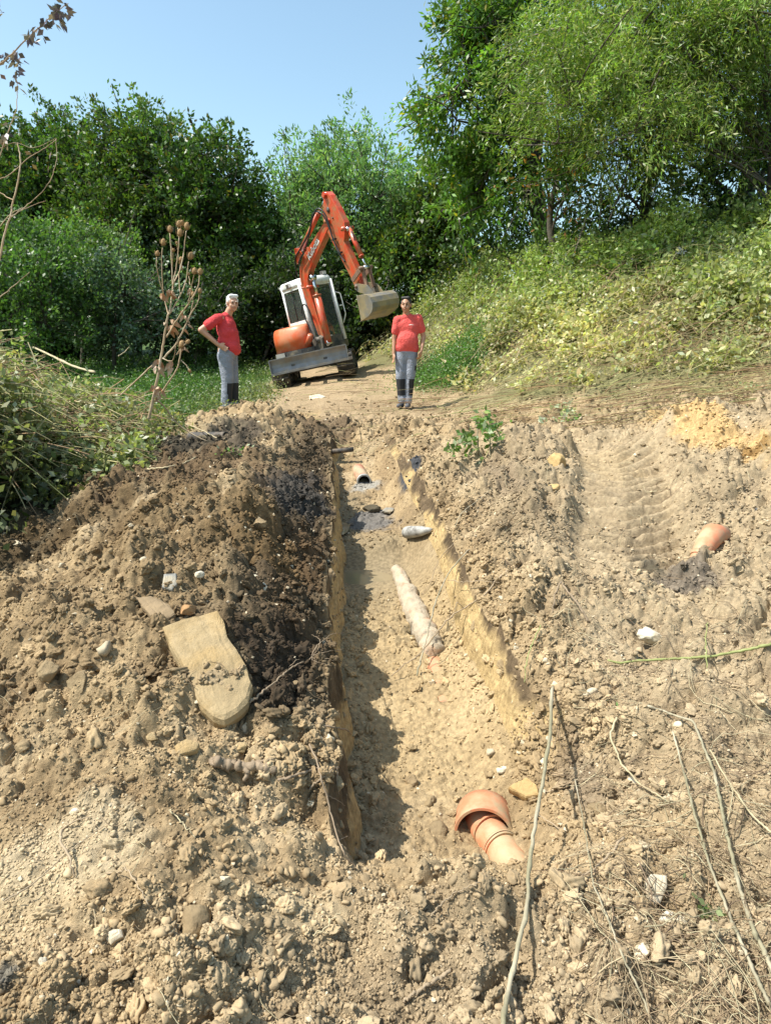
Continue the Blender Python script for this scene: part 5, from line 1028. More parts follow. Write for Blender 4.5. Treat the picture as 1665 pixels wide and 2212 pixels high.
# ---------------------------------------------------------------- clay and plastic pipes
M_TER = mat('dusty orange pipe', (.58, .22, .11), .6, var=.12, vs=5, col2=(.42, .31, .18), k2=.75, s2=9, bump=.15, bs=30)
M_TERI = mat('orange pipe inside', (.34, .12, .07), .6, var=.1)
M_CRUST = mat('lime-crusted pipe', (.45, .375, .27), .85, var=.2, vs=12, col2=(.44, .27, .16), k2=.3, s2=9, bump=1, bs=22, bdist=.02)
M_GRP = mat('grey pipe', (.42, .41, .37), .6, var=.15, vs=6, col2=(.10, .09, .08), k2=.5, s2=7)
M_OLD = mat('old brown pipe', (.20, .15, .10), .7, var=.25, vs=6, col2=(.04, .035, .03), k2=.7, s2=5)
def hollow(b, p0, p1, ro, ri, n=40, inner=0, outer=0):
    p0, p1 = Vector(p0), Vector(p1); t = (p1 - p0).normalized(); a = t.orthogonal().normalized(); c = t.cross(a); V = []; L = (p1 - p0).length; s = max(2, int(L / .03))
    prof = [(k / s, ro) for k in range(s + 1)] + [(k / s, ri) for k in range(s, -1, -1)]
    for (k, r) in prof:
        for j in range(n):
            an = 2 * math.pi * j / n; V.append(p0 + t * L * k + (a * math.cos(an) + c * math.sin(an)) * r)
    m = len(prof)
    for i in range(m):
        b.cur = inner if s < i < m - 1 else outer
        b.add([], [], True); base = len(b.v) if i == 0 else base
        if i == 0:
            for p in V: b.v.append(tuple(p))
        for j in range(n):
            i2 = (i + 1) % m; b.f.append([base + i * n + j, base + i * n + (j + 1) % n, base + i2 * n + (j + 1) % n, base + i2 * n + j]); b.m.append(b.cur); b.sm.append(i not in (s, m - 1))
    b.cur = 0; return b
g = hit(1056, 1838); ax = Vector((.36, -1, .02)).normalized(); c0 = Vector((g.x, g.y + .10, g.z + .012))
pp = empty('drain_pipe', c0); tag(pp, 'dusty orange pipe stub inside a broken wide collar at the near end of the trench', 'pipe')
ca = Vector((-.16, -1, .12)).normalized()
b = MB(); hollow(b, ca * .05 + Vector((-.008, 0, .012)), -ca * .095 + Vector((-.008, 0, .02)), .120, .109, inner=1); b.build('collar', [M_TER, M_TERI], pp)
b = MB(); hollow(b, -ax * .06 + Vector((0, 0, .03)), ax * .60 + Vector((0, 0, -.05)), .070, .063, inner=1); b.build('pipe', [M_TER, M_TERI], pp)
for k in (.03, .115, .128):
    b = MB(); q = ax * k + Vector((0, 0, .03 - .07 * k / .46)); hollow(b, q, q + ax * .010, .0745, .068, n=36); b.build('ring', M_TER, pp)
def rough_pipe(label, px, off, rad, m, seed, name='drain_pipe', amp=.25, n=28, sub=26):
    P_ = [hit(u, v, False) + Vector((0, 0, o)) for (u, v), o in zip(px, off)]; c = P_[0].copy(); V, F = [], []; pts = []
    for i in range(len(P_) - 1):
        for k in range(sub): pts.append(P_[i].lerp(P_[i + 1], k / sub) - c)
    pts.append(P_[-1] - c); R_ = np.interp(np.linspace(0, 1, len(pts)), np.linspace(0, 1, len(rad)), rad)
    b = MB(); b.tube(pts, list(R_), n); A_ = np.array(b.v); w_ = .8 * n3(A_ + seed, 8, seed) + .6 * n3(A_ + seed, 38, seed + 2); ctr = np.repeat(np.array([p[:] for p in pts]), n, 0)
    d = A_ - ctr; A_ = A_ + d * w_[:, None] * amp; b.v = [tuple(q) for q in A_]; o = b.build(name, m); o.location = c; tag(o, label, 'pipe'); return o
rough_pipe('long half-buried pipe under a lime crust running along the trench floor', [(856, 1238), (880, 1290), (908, 1350), (940, 1418)], [.03, .015, .01, .01], [.05, .062, .072, .074, .066], M_CRUST, 3, amp=.42)
rough_pipe('orange pipe back just showing through the trench floor below the crusted pipe', [(938, 1425), (955, 1520)], [-.035, -.045], [.06, .065], M_TER, 5, amp=.06)
g0, g1 = hit(786, 1046), hit(772, 1012); e = empty('drain_pipe', g0 + Vector((0, 0, .03))); tag(e, 'orange pipe with its dark open mouth facing out at the far end of the trench', 'pipe')
b = MB(); dv = (g1 - g0); dv.z = .12; dv = dv.normalized() * .5; dv.z -= .05; hollow(b, (0, 0, 0), dv, .072, .062, inner=1); b.build('pipe', [mat('brick-red pipe', (.42, .17, .10), .6, col2=(.40, .30, .19), k2=.7, s2=7), mat('black pipe inside', (.015, .013, .012), .8, var=0)], e)
b = MB(); q = dv.normalized(); hollow(b, q * -.012, q * .035, .077, .062, inner=1); b.build('rim', [M_GRP, M_OLD], e)
g0, g1 = hit(878, 1166), hit(930, 1153); e = empty('drain_pipe', g0 + Vector((0, 0, .05))); tag(e, 'short grey pipe stub sticking out of the right side of the trench', 'pipe')
b = MB(); dv = (g1 - g0).normalized() * .36 + Vector((0, 0, -.02)); b.tube([(0, 0, 0), dv * .12, dv * .6, dv], [.050, .053, .042, .016], 20); b.build('pipe', [M_GRP], e)
g0, g1 = hit(412, 955), hit(482, 944); e = empty('drain_pipe', g0 + Vector((0, 0, .05))); tag(e, 'old dark brown pipe lying half buried on top of the left spoil heap', 'pipe')
b = MB(); hollow(b, (0, 0, 0), (g1 - g0) * 1.1 + Vector((0, 0, -.06)), .06, .05, inner=1); b.build('pipe', [M_OLD, M_OLD], e)
g0, g1 = hit(1500, 1222), hit(1548, 1172); e = empty('drain_pipe', g0 + Vector((0, 0, .0))); tag(e, 'orange elbow pipe poking out of the ground at the right below the yellow clay', 'pipe')
b = MB(); dv = (g1 - g0); P_ = [Vector((0, 0, -.06)), Vector((0, 0, .02)) + dv * .15, dv * .45 + Vector((0, 0, .07)), dv * .75 + Vector((0, 0, .08)), dv * .98 + Vector((.01, 0, .05)), dv * 1.12 + Vector((.02, 0, -.05))]
b.tube(P_, [.046, .050, .064, .073, .069, .045], 28); b.build('bend', M_TER, e)
b = MB(); hollow(b, P_[1], P_[1].lerp(P_[2], .25), .056, .045); b.build('ring', M_TER, e)
g0 = hit(724, 997); b = MB(); b.tube([(0, 0, 0), (.16, -.02, .015), (.30, .0, .03)], [.03, .03, .028], 10); o = b.build('wooden_post', M_OLD); o.location = g0 + Vector((-.08, 0, .10)); tag(o, 'short dark bar sticking out of the shaded left trench wall near the far pipe', 'post')

# ---------------------------------------------------------------- sticks, stems and roots
M_GST = mat('grey-green stem', (.235, .21, .125), .7, var=.15, vs=7, col2=(.38, .33, .23), k2=.7, s2=4, bump=.3, bs=30)
M_BST = mat('dry brown stick', (.33, .25, .16), .8, var=.2, vs=8, bump=.4, bs=30)
M_PST = mat('pale dry stem', (.42, .35, .21), .7, var=.15, vs=8); M_GRN = mat('fresh green stem', (.27, .29, .10), .6, var=.15, vs=8)
M_WOOD = mat('weathered root wood', (.25, .185, .12), .85, var=.2, vs=9, bump=.7, bs=20)
def smooth_path(P_, k=5, jit=0.0, r=random):
    out = []
    for i in range(len(P_) - 1):
        p0, p1, p2, p3 = P_[max(i - 1, 0)], P_[i], P_[i + 1], P_[min(i + 2, len(P_) - 1)]
        for j in range(k):
            t = j / k; q = .5 * ((2 * p1) + (p2 - p0) * t + (2 * p0 - 5 * p1 + 4 * p2 - p3) * t * t + (3 * p1 - p0 - 3 * p2 + p3) * t ** 3); out.append(q + Vector((r.gauss(0, 1), r.gauss(0, 1), r.gauss(0, 1))) * jit)
    out.append(P_[-1]); return out
def px_path(px, lift, air=False):
    """world points of a stem: lying on the ground, or spanning between its two resting ends"""
    if not air:
        q = []
        for i in range(len(px) - 1):
            k = max(1, int(math.hypot(px[i + 1][0] - px[i][0], px[i + 1][1] - px[i][1]) / 18))
            q += [(px[i][0] + (px[i + 1][0] - px[i][0]) * j / k, px[i][1] + (px[i + 1][1] - px[i][1]) * j / k) for j in range(k)]
        q.append(px[-1])
        if lift > .09: return [hit(u, v, False) + Vector((0, 0, lift)) for (u, v) in px]
        Y = np.array([min(hit(u, v, True).y, hit(u, v, False).y) for (u, v) in q]); Z_ = np.pad(Y, 3, mode='edge'); Z_ = np.minimum(np.minimum(Z_[2:-2], Z_[1:-3]), Z_[3:-1]); Y = (Z_[2:] + Z_[:-2] + Z_[1:-1]) / 3
        Y = Y[:len(q)] if len(Y) >= len(q) else np.pad(Y, (0, len(q) - len(Y)), mode='edge')
        return [at(u, v, float(y) - lift * .35) for (u, v), y in zip(q, Y)]
    a, b = hit(*px[0]).y, hit(*px[-1]).y; n = len(px) - 1; ds = [0]
    for i in range(n): ds.append(ds[-1] + math.hypot(px[i + 1][0] - px[i][0], px[i + 1][1] - px[i][1]))
    out = []
    for (u, v), s in zip(px, ds):
        Y = 1 / ((1 / a) * (1 - s / ds[-1]) + (1 / b) * s / ds[-1]); g_ = hit(u, v, True); Y = min(Y, g_.y) - .03; out.append(at(u, v, Y))
    return out
def stick(label, px, r0, r1, m, name='stick', cat='stick', lift=.012, air=False, side=(), jit=.002, n=8):
    P_ = px_path(px, lift, air); c = P_[0].copy(); b = MB(); Q = smooth_path([p - c for p in P_], 6 if len(P_) < 12 else 3, jit * (1.2 if len(P_) < 12 else .5)); b.tube(Q, [q_ * (.72 if r0 < .02 else 1) * random.uniform(.86, 1.12) * (1.25 if j_ % 7 == 3 else 1) for j_, q_ in enumerate(np.linspace(r0, r1, len(Q)))], n); 
    if not side: o = b.build(name, m); o.location = c; tag(o, label, cat); return o
    e = empty(name, c); b.build('stem', m, e); tag(e, label, cat)
    for s_ in side:
        SP = px_path(s_[0], lift, False) if not air else None
        if air:
            y0 = min(P_, key=lambda p: abs((832.5 + FOC * p.x / (p.y * 1.0)) - s_[0][0][0]) + abs(p.y - hit(*s_[0][0]).y) * 60).y
            SP = [at(u, v, y0 - .01 * i) for i, (u, v) in enumerate(s_[0])]
        q = MB(); q.tube(smooth_path([p - c for p in SP], 5, jit), list(np.linspace(s_[1], s_[1] * .45, (len(SP) - 1) * 5 + 1)), 6); q.build('side_twig', m, e)
    return e
L8 = lambda pts: [c8(*p) for p in pts]; L5 = lambda pts: [c5(*p) for p in pts]; L7 = lambda pts: [c7(*p) for p in pts]; L4 = lambda pts: [c4(*p) for p in pts]; L6 = lambda pts: [c6(*p) for p in pts]
stick('long thick grey-green pole leaning up from the bottom edge along the trench', L8([(722, 30), (715, 200), (690, 380), (652, 600), (625, 800), (612, 1000), (565, 1200), (532, 1350), (508, 1500), (500, 1560)]), .0095, .0085, M_GST, 'pole', 'pole', air=True, side=[(L8([(712, 225), (680, 190), (640, 142)]), .009), (L8([(690, 480), (665, 640), (655, 740)]), .006)], jit=.0012, n=12)
stick('long stem crossing the right foreground, nearest the corner', L8([(1240, 220), (1290, 400), (1330, 560), (1400, 800), (1500, 1050), (1600, 1280), (1680, 1450)]), .005, .007, M_GST, 'dry_weed', 'weed stem', .02)
stick('long stem running beside another one towards the lower right corner, the upper of the two', L8([(1100, 100), (1330, 180), (1420, 400), (1470, 650), (1530, 900), (1590, 1080), (1690, 1290)]), .006, .009, M_GST, 'dry_weed', 'weed stem', .02)
stick('thin dark-tipped stem right of the thick pole running down to the bottom edge', L8([(820, 430), (860, 620), (900, 880), (960, 1020), (1020, 1180), (1100, 1340), (1165, 1500)]), .003, .004, M_GST, 'dry_weed', 'weed stem', .02)
stick('curved pale root hooking over the soil right of the pole', L8([(1000, 160), (972, 240), (1020, 360), (1100, 450), (1200, 510), (1260, 560)]), .006, .004, M_PST, 'root', 'root', .02)
stick('short thin stem at the right edge above the two long ones', L8([(1400, 300), (1480, 440), (1580, 580), (1690, 680)]), .004, .005, M_PST, 'dry_weed', 'weed stem', .02)
stick('short stick lying bottom centre with a pale cut end', L8([(80, 1385), (180, 1320), (290, 1248)]), .006, .007, M_BST, 'stick', 'stick', .01)
stick('thin brown twig crossing in front of the orange pipe stub', L8([(200, 1010), (280, 930), (360, 890), (450, 850)]), .003, .002, M_BST, 'stick', 'stick', .02)
stick('brown root reaching over the soil to the right of the orange pipe', L8([(840, 850), (900, 820), (960, 760), (1030, 680)]), .004, .006, M_BST, 'root', 'root', .015, side=[(L8([(840, 850), (830, 930), (835, 970)]), .003)])
stick('curving twig lying along the soil below the hooked pale root', L8([(700, 480), (760, 460), (830, 430), (900, 425)]), .003, .002, M_BST, 'root', 'root', .015)
stick('thin twig rising from the orange pipe towards the right bank', L8([(600, 620), (660, 580), (760, 640), (900, 615), (1080, 605)]), .003, .003, M_BST, 'stick', 'stick', .02)
stick('bright green stem arching across the ground at the right', L6([(730, 1718), (800, 1735), (900, 1722), (1100, 1712), (1300, 1700), (1500, 1665), (1700, 1620)]), .007, .010, M_GRN, 'dry_weed', 'weed stem', .03)
stick('upright green stem crossing the bright green one', L6([(1300, 1500), (1290, 1600), (1295, 1700), (1300, 1790)]), .003, .004, M_GRN, 'dry_weed', 'weed stem', .04)
stick('grey forked stick leaning out of the soil right of the clay wall', L6([(462, 1268), (510, 1340), (560, 1400), (620, 1500)]), .006, .010, M_WOOD, 'stick', 'stick', .03, side=[(L6([(462, 1268), (430, 1340), (415, 1440), (395, 1500)]), .004)])
stick('grey-green stem slanting over the right trench wall down to the floor', L5([(632, 1665), (670, 1520), (700, 1400), (735, 1260), (770, 1170), (830, 1060), (930, 955)]), .007, .005, M_GST, 'dry_weed', 'weed stem', air=True)
stick('brown branch crossing the grey-green stem over the right trench wall', L5([(490, 1665), (570, 1600), (650, 1540), (740, 1430), (830, 1330), (920, 1270), (1000, 1220), (1070, 1140), (1140, 1070)]), .004, .007, M_BST, 'branch', 'branch', air=True, side=[(L5([(900, 1285), (860, 1250), (850, 1290), (800, 1340)]), .003), (L5([(930, 1260), (1000, 1280), (1080, 1110)]), .0025)])
stick('thin bent twig hanging over the upper part of the right trench wall', L5([(660, 1205), (700, 1160), (760, 1010), (830, 930), (900, 880), (1000, 850)]), .0035, .003, M_BST, 'stick', 'stick', air=True)
stick('twig sloping down the right bank above the bent one', L5([(850, 830), (870, 770), (920, 720), (1000, 660), (1060, 605)]), .0035, .003, M_GST, 'stick', 'stick', .03)
stick('yellow-green stem curving down beside the clay wall', L5([(1240, 1700), (1248, 1600), (1275, 1500), (1330, 1380)]), .003, .004, M_GRN, 'dry_weed', 'weed stem', .04)
stick('horizontal twig over the right trench wall', L5([(810, 1125), (900, 1135), (980, 1130), (1100, 1140)]), .003, .003, M_BST, 'stick', 'stick', .05)
stick('thick weathered driftwood root with a raised end on the left heap', L7([(930, 352), (960, 362), (1040, 375), (1100, 372), (1190, 395)]), .020, .014, M_WOOD, 'root', 'root', .03, side=[(L7([(1050, 372), (1075, 400), (1060, 440)]), .013), (L7([(1090, 372), (1130, 350), (1190, 345)]), .006)], n=12)
stick('forked brown root jutting out over the trench from the left lip', L7([(1205, 435), (1280, 415), (1350, 392), (1420, 383), (1468, 380)]), .007, .006, M_WOOD, 'root', 'root', .03, side=[(L7([(1340, 470), (1400, 420), (1445, 390)]), .005), (L7([(1462, 385), (1460, 430), (1468, 510)]), .0025)])
stick('long dangling root hanging down the left trench wall', L7([(1340, 280), (1370, 340), (1390, 420), (1415, 500), (1440, 600), (1470, 700), (1500, 770), (1562, 830)]), .005, .003, M_WOOD, 'root', 'root', .03, side=[(L7([(1415, 500), (1460, 520), (1495, 545)]), .002), (L7([(1470, 700), (1500, 680), (1520, 685)]), .002)])
stick('pale broken root with a cut end at the left trench lip', L7([(1395, 200), (1440, 205), (1500, 215), (1520, 232)]), .006, .004, M_WOOD, 'root', 'root', .03, side=[(L7([(1370, 190), (1410, 180), (1435, 160)]), .002)])
stick('fan of thin wiry roots spreading over the left trench lip', L4([(1340, 1210), (1370, 1190), (1420, 1180), (1490, 1165)]), .004, .002, M_WOOD, 'root', 'root', .05,
      side=[(L4([(1350, 1200), (1370, 1160), (1410, 1120), (1450, 1100), (1492, 1095)]), .003), (L4([(1345, 1205), (1400, 1210), (1450, 1215), (1478, 1230)]), .002), (L4([(1360, 1195), (1385, 1150), (1380, 1120), (1350, 1105)]), .002), (L4([(1350, 1210), (1380, 1225), (1440, 1238)]), .002), (L4([(1400, 1120), (1430, 1140), (1470, 1150)]), .0015)])
stick('slanting root below the wiry fan at the left lip', L4([(1030, 1440), (1100, 1385), (1180, 1320), (1260, 1250), (1315, 1222)]), .007, .004, M_WOOD, 'root', 'root', .05, side=[(L4([(1250, 1250), (1280, 1215), (1300, 1212)]), .002)])
stick('thin straw lying right under the large tan slab', L7([(1035, 140), (1070, 105), (1100, 75)]), .003, .003, M_PST, 'stick', 'stick', .03)
stick('long thin dead stem lying on the powdery soil at the left', L7([(20, 960), (150, 880), (280, 760), (400, 670), (450, 635)]), .0035, .002, M_BST, 'stick', 'stick', .008, side=[(L7([(270, 650), (265, 700), (300, 760), (325, 850)]), .005), (L7([(270, 650), (330, 610), (400, 590)]), .003)])
stick('bent twig in the middle of the powdery soil', L7([(470, 840), (555, 822), (590, 880), (660, 1000)]), .003, .002, M_BST, 'stick', 'stick', .01)
stick('pale straw just below the middle of the left heap', L7([(735, 565), (790, 620), (850, 685)]), .003, .002, M_PST, 'stick', 'stick', .015)
stick('pale curved twig with side shoots above the big lower clod', L7([(1350, 1110), (1400, 1085), (1440, 1040), (1475, 1005)]), .003, .002, M_PST, 'stick', 'stick', .02, side=[(L7([(1380, 1095), (1425, 1090)]), .0015)])
stick('straw stem lying on the upper heap below the old brown pipe', L4([(640, 385), (720, 380), (800, 360), (850, 335)]), .009, .006, M_PST, 'stick', 'stick', .04)
stick('long thick pale stalk leaning across the brush heap', [(68, 818), (110, 850), (165, 890), (215, 925)], .020, .016, M_PST, 'plant_stalk', 'stalk', .75)
stick('pale straw stalk drooping off the brush heap towards the spoil heap', [(335, 890), (360, 900), (380, 925), (430, 950), (470, 975)], .010, .006, M_PST, 'plant_stalk', 'stalk', .12)
stick('arching straw-coloured stalk at the top of the brush heap', [(60, 830), (75, 790), (110, 765), (150, 760), (165, 790), (172, 830)], .011, .007, M_PST, 'plant_stalk', 'stalk', 1.0)
stick('bent pale stalk right of the brush heap beside the teasel', [(262, 850), (278, 830), (288, 800), (280, 782), (275, 785)], .012, .008, M_PST, 'plant_stalk', 'stalk', .7)
stick('long tapered stalk standing tallest out of the bank brambles', [(1180, 600), (1150, 575), (1120, 560), (1100, 552)], .030, .010, M_GRN, 'plant_stalk', 'stalk', .45)
stick('thin upright straw standing in the bank brambles', [(1110, 820), (1125, 780), (1140, 740), (1155, 690)], .012, .006, M_PST, 'plant_stalk', 'stalk', .25)

# ---------------------------------------------------------------- dry teasel
TY_ = 6.6
def T(u, v, dy=0): return at(*ct(u, v), TY_ + dy)
base = T(120, 2010); tz = empty('teasel_plant', base); tag(tz, 'tall dry brown teasel with spiky seed heads standing left of the white-haired worker', 'teasel')
M_TZ = mat('dry teasel stem', (.38, .27, .16), .8, var=.2, vs=9, bump=.3, bs=30, col2=(.50, .42, .30), k2=.5, s2=5); M_TZH = mat('teasel head', (.32, .20, .09), .85, var=.25, vs=30); M_TZL = mat('withered leaf', (.40, .20, .10), .8, var=.25, vs=9, col2=(.48, .40, .30), k2=.6, s2=6)
st = [([(120, 2010), (150, 1900), (200, 1650), (240, 1430), (270, 1250), (300, 1050), (320, 1000)], .016, .009, None), ([(320, 1000), (345, 830), (350, 740), (342, 500), (325, 240)], .008, .005, (325, 200, 1.1)),
      ([(350, 740), (385, 560), (405, 420), (412, 290)], .006, .004, (420, 235, 1.2)), ([(405, 420), (412, 300), (400, 190)], .004, .004, (410, 150, 1.1)), ([(432, 200), (430, 170)], .003, .003, (438, 140, 1.0)), ([(355, 730), (430, 560), (460, 380), (480, 220)], .006, .004, (485, 172, 1.2)),
      ([(310, 1010), (290, 940), (265, 820), (245, 560), (255, 380)], .006, .004, (260, 325, 1.1)), ([(265, 820), (230, 700), (200, 560), (198, 470)], .005, .003, (205, 432, .85)), ([(325, 1005), (400, 880), (470, 720), (505, 510)], .007, .004, (521, 455, 1.2)),
      ([(290, 1230), (400, 1060), (510, 900), (590, 760), (608, 640)], .008, .004, (612, 605, 1.0)), ([(500, 905), (530, 760), (552, 640)], .005, .003, (557, 600, 1.05)), ([(258, 1440), (380, 1300), (460, 1150), (520, 1020), (590, 900), (605, 820)], .010, .004, (609, 790, .8)),
      ([(520, 1020), (545, 900), (542, 850)], .005, .003, (543, 822, .8)), ([(425, 830), (412, 700), (420, 540)], .004, .003, (428, 490, .9)), ([(345, 560), (355, 430)], .004, .003, (357, 400, .75)), ([(400, 400), (392, 350)], .003, .003, (390, 332, .6)), ([(520, 740), (505, 650)], .004, .003, (505, 628, .6)),
      ([(400, 1290), (398, 1220)], .004, .003, (396, 1195, .7)), ([(240, 1765), (320, 1650), (390, 1540), (425, 1400), (432, 1330)], .008, .005, (437, 1300, 1.3)), ([(390, 1400), (440, 1330), (480, 1290)], .005, .003, (492, 1275, .8)), ([(230, 1450), (150, 1510), (0, 1650), (-150, 1790)], .009, .006, None), ([(430, 1450), (480, 1500), (510, 1545)], .005, .004, (516, 1556, .6)),
      ([(160, 1830), (260, 1880), (380, 2040), (560, 2170), (700, 2230)], .010, .006, None), ([(240, 1430), (350, 1455), (380, 1320)], .005, .003, None)]
r_ = random.Random(9)
for (pl, r0, r1, hd_) in st:
    dy = r_.uniform(-.25, .25) if pl[0] != (120, 2010) else 0
    P_ = [T(u, v, dy * min(1, k / 2)) - base for k, (u, v) in enumerate(pl)]
    b = MB(); Q = smooth_path(P_, 5, .0015, r_); b.tube(Q, list(np.linspace(r0, r1, len(Q))), 6); b.build('stem', M_TZ, tz)
    if hd_:
        c = T(hd_[0], hd_[1], dy) - base; k = hd_[2] * .72; d = (c - P_[-1]).normalized(); b = MB(); V, F = ico(2); V = V * np.array([.025, .025, .040]) * k; Mq = Matrix.Translation(c) @ d.to_track_quat('Z', 'Y').to_matrix().to_4x4()
        b.add([tuple(q) for q in V], [tuple(f) for f in F], False, Mq)
        for j in range(46):
            q = Vector((r_.gauss(0, 1), r_.gauss(0, 1), r_.gauss(0, 1))).normalized(); s_ = Vector((q.x * .024, q.y * .024, q.z * .038)) * k; t_ = s_ * 1.32; o_ = q.orthogonal().normalized() * .0022
            b.add([s_ + o_, s_ - o_, t_], [(0, 1, 2)], False, Mq)
        for j in range(7):
            a = j * .9; s_ = Vector((math.cos(a) * .012, math.sin(a) * .012, -.038)) * k; m_ = Vector((math.cos(a) * .034, math.sin(a) * .034, -.018)) * k; e_ = Vector((math.cos(a) * .040, math.sin(a) * .040, .020 + .02 * r_.random())) * k
            b.tube([s_, m_, e_], [.0016, .0014, .0006], 4, Mq)
        b.build('seed_head', M_TZH, tz)
for (u, v, n_, k) in [(240, 820, 2, 1.0), (320, 800, 3, 1.1), (350, 800, 2, 1), (310, 1100, 4, 1.3), (280, 1060, 2, .8), (210, 1480, 5, 1.2), (160, 1710, 2, 1.4), (240, 1770, 3, 1.1), (345, 1500, 4, 1.1), (470, 1010, 3, .9), (475, 1130, 2, .7), (200, 1700, 3, 1.0), (520, 750, 2, .6), (430, 540, 2, .5), (440, 1310, 3, .8)]:
    b = MB()
    for j in range(n_):
        c = T(u + r_.uniform(-25, 25), v + r_.uniform(-35, 35)) - base; a = Vector((r_.gauss(0, 1), r_.gauss(0, .7), -.5)).normalized(); s_ = a.cross(Vector((0, 1, .3))).normalized(); L_ = .075 * k; w_ = .02 * k
        for q in range(3):
            t0, t1 = q / 3, (q + 1) / 3; f = lambda t: math.sin(math.pi * min(.98, t + .08)) * w_; g_ = lambda t: c + a * L_ * t + Vector((0, -.02 * math.sin(t * 5), -.03 * t * t))
            b.add([g_(t0) + s_ * f(t0), g_(t0) - s_ * f(t0), g_(t1) - s_ * f(t1), g_(t1) + s_ * f(t1)], [(0, 1, 2, 3)], True)
    b.build('withered_leaf', M_TZL, tz, recalc=False)

# ---------------------------------------------------------------- dry branches hanging in from the left
ck = cc(0, 0, .5766); M_DLF = mat('dark purple dry leaf', (.065, .045, .055), .7, var=.3, vs=20, trans=.2)
def dry_branch(label, Yb, polys, leaves, seed, lsize=.05, lm=None, col=None):
    e = empty('dry_branch', at(*ck(*polys[0][0][0]), Yb)); c = e.location.copy(); tag(e, label, 'branch'); r_ = random.Random(seed)
    for (pl, r0, r1) in polys:
        P_ = [at(*ck(u, v), Yb + .02 * k) - c for k, (u, v) in enumerate(pl)]; b = MB(); Q = smooth_path(P_, 5, .0012, r_); b.tube(Q, list(np.linspace(r0, r1, len(Q))), 6); b.build('stem', M_TZ, e)
    if leaves:
        P, AX = [], []
        for (u, v, su, sv, n_) in leaves:
            for j in range(n_): P.append(at(*ck(u + r_.gauss(0, su), v + r_.gauss(0, sv)), Yb + r_.gauss(0, .06)) - c); AX.append((r_.gauss(0, .7), r_.gauss(0, .7), -.6 + r_.gauss(0, .5)))
        n_ = len(P); leaf_mesh('foliage', np.array([p[:] for p in P]), np.array(AX), np.full(n_, lsize), np.full(n_, lsize * .55), leaf_cols(n_, col, np.random.default_rng(seed), .4, (.16, .12, .12), .2), M_LEAF, e, seed=seed)
    return e
dry_branch('twig with dark purplish leaves reaching in from the top left against the sky', 3.6, [([(-40, 310), (20, 262), (110, 178), (180, 112), (240, 55), (298, 15)], .004, .002), ([(110, 178), (140, 150), (150, 120)], .002, .001), ([(-20, 20), (10, 50)], .003, .001)],
           [(240, 60, 14, 22, 26), (285, 40, 8, 16, 12), (195, 95, 8, 16, 9), (145, 130, 8, 12, 7), (130, 165, 10, 10, 9), (178, 150, 6, 8, 4), (265, 100, 8, 12, 7), (5, 50, 8, 8, 4)], 4, .040, col=(.075, .06, .085))
dry_branch('bare thin branch with a few dark leaves at the left edge', 3.8, [([(0, 1130), (20, 1020), (45, 940), (60, 865), (85, 760), (88, 680), (78, 620)], .006, .003), ([(60, 868), (25, 850), (-10, 825)], .003, .002), ([(50, 940), (110, 895), (170, 845), (225, 770), (247, 690), (245, 600)], .0025, .0015), ([(45, 940), (120, 900), (200, 870)], .002, .001),
           ([(0, 680), (40, 560), (70, 480), (75, 420), (72, 330)], .003, .0015), ([(-10, 650), (60, 620), (150, 640), (240, 600)], .002, .001), ([(0, 1290), (60, 1240), (130, 1180)], .0025, .002)],
           [(65, 250, 18, 22, 26), (80, 295, 10, 12, 9), (60, 350, 10, 12, 8), (80, 385, 6, 6, 3), (30, 245, 10, 10, 7), (5, 330, 5, 8, 3), (20, 590, 18, 30, 10)], 5, .042, col=(.08, .065, .085))
dry_branch('bare arching cane with brown leaves low at the left edge', 4.4, [([(-20, 780), (40, 760), (120, 690), (200, 640), (245, 605)], .003, .0015), ([(-10, 1000), (40, 935), (100, 900)], .003, .002)], [(10, 600, 12, 14, 10), (150, 680, 40, 20, 6)], 6, .04, col=(.16, .10, .06))
# small leafy sapling and weeds on the right spoil
sp_ = hit(*c5(1040, 420)); o = empty('sapling', sp_); tag(o, 'small green-leaved sapling standing on the right spoil in front of the dark-haired worker', 'sapling')
rr_ = np.random.default_rng(77)
for k, pl in enumerate([[(1050, 505), (985, 400), (975, 290), (960, 195)], [(1050, 505), (1110, 400), (1095, 300), (1000, 180)], [(1050, 505), (1045, 350), (1040, 230)], [(985, 400), (930, 350), (860, 360)]]):
    yb = sp_.y; P_ = [at(*c5(u, v), yb + .03 * j) - sp_ for j, (u, v) in enumerate(pl)]; b = MB(); Q = smooth_path(P_, 5, .002); b.tube(Q, list(np.linspace(.008, .004, len(Q))), 6); b.build('stem', M_GST, o)
P = []
for (u, v, su, sv, n_) in [(1040, 260, 35, 45, 60), (1070, 310, 30, 30, 36), (930, 320, 30, 25, 40), (900, 370, 30, 18, 24), (830, 385, 20, 14, 14), (1000, 210, 25, 18, 22), (1020, 430, 16, 10, 8)]:
    for j in range(n_): P.append((at(*c5(u + rr_.normal(0, su), v + rr_.normal(0, sv)), sp_.y + rr_.normal(0, .12)) - sp_)[:])
n_ = len(P); leaf_mesh('foliage', np.array(P), rr_.normal(0, .7, (n_, 3)), np.full(n_, .075), np.full(n_, .045), leaf_cols(n_, (.13, .21, .06), rr_, .35, (.38, .44, .28), .15), M_LEAF, o, seed=3)
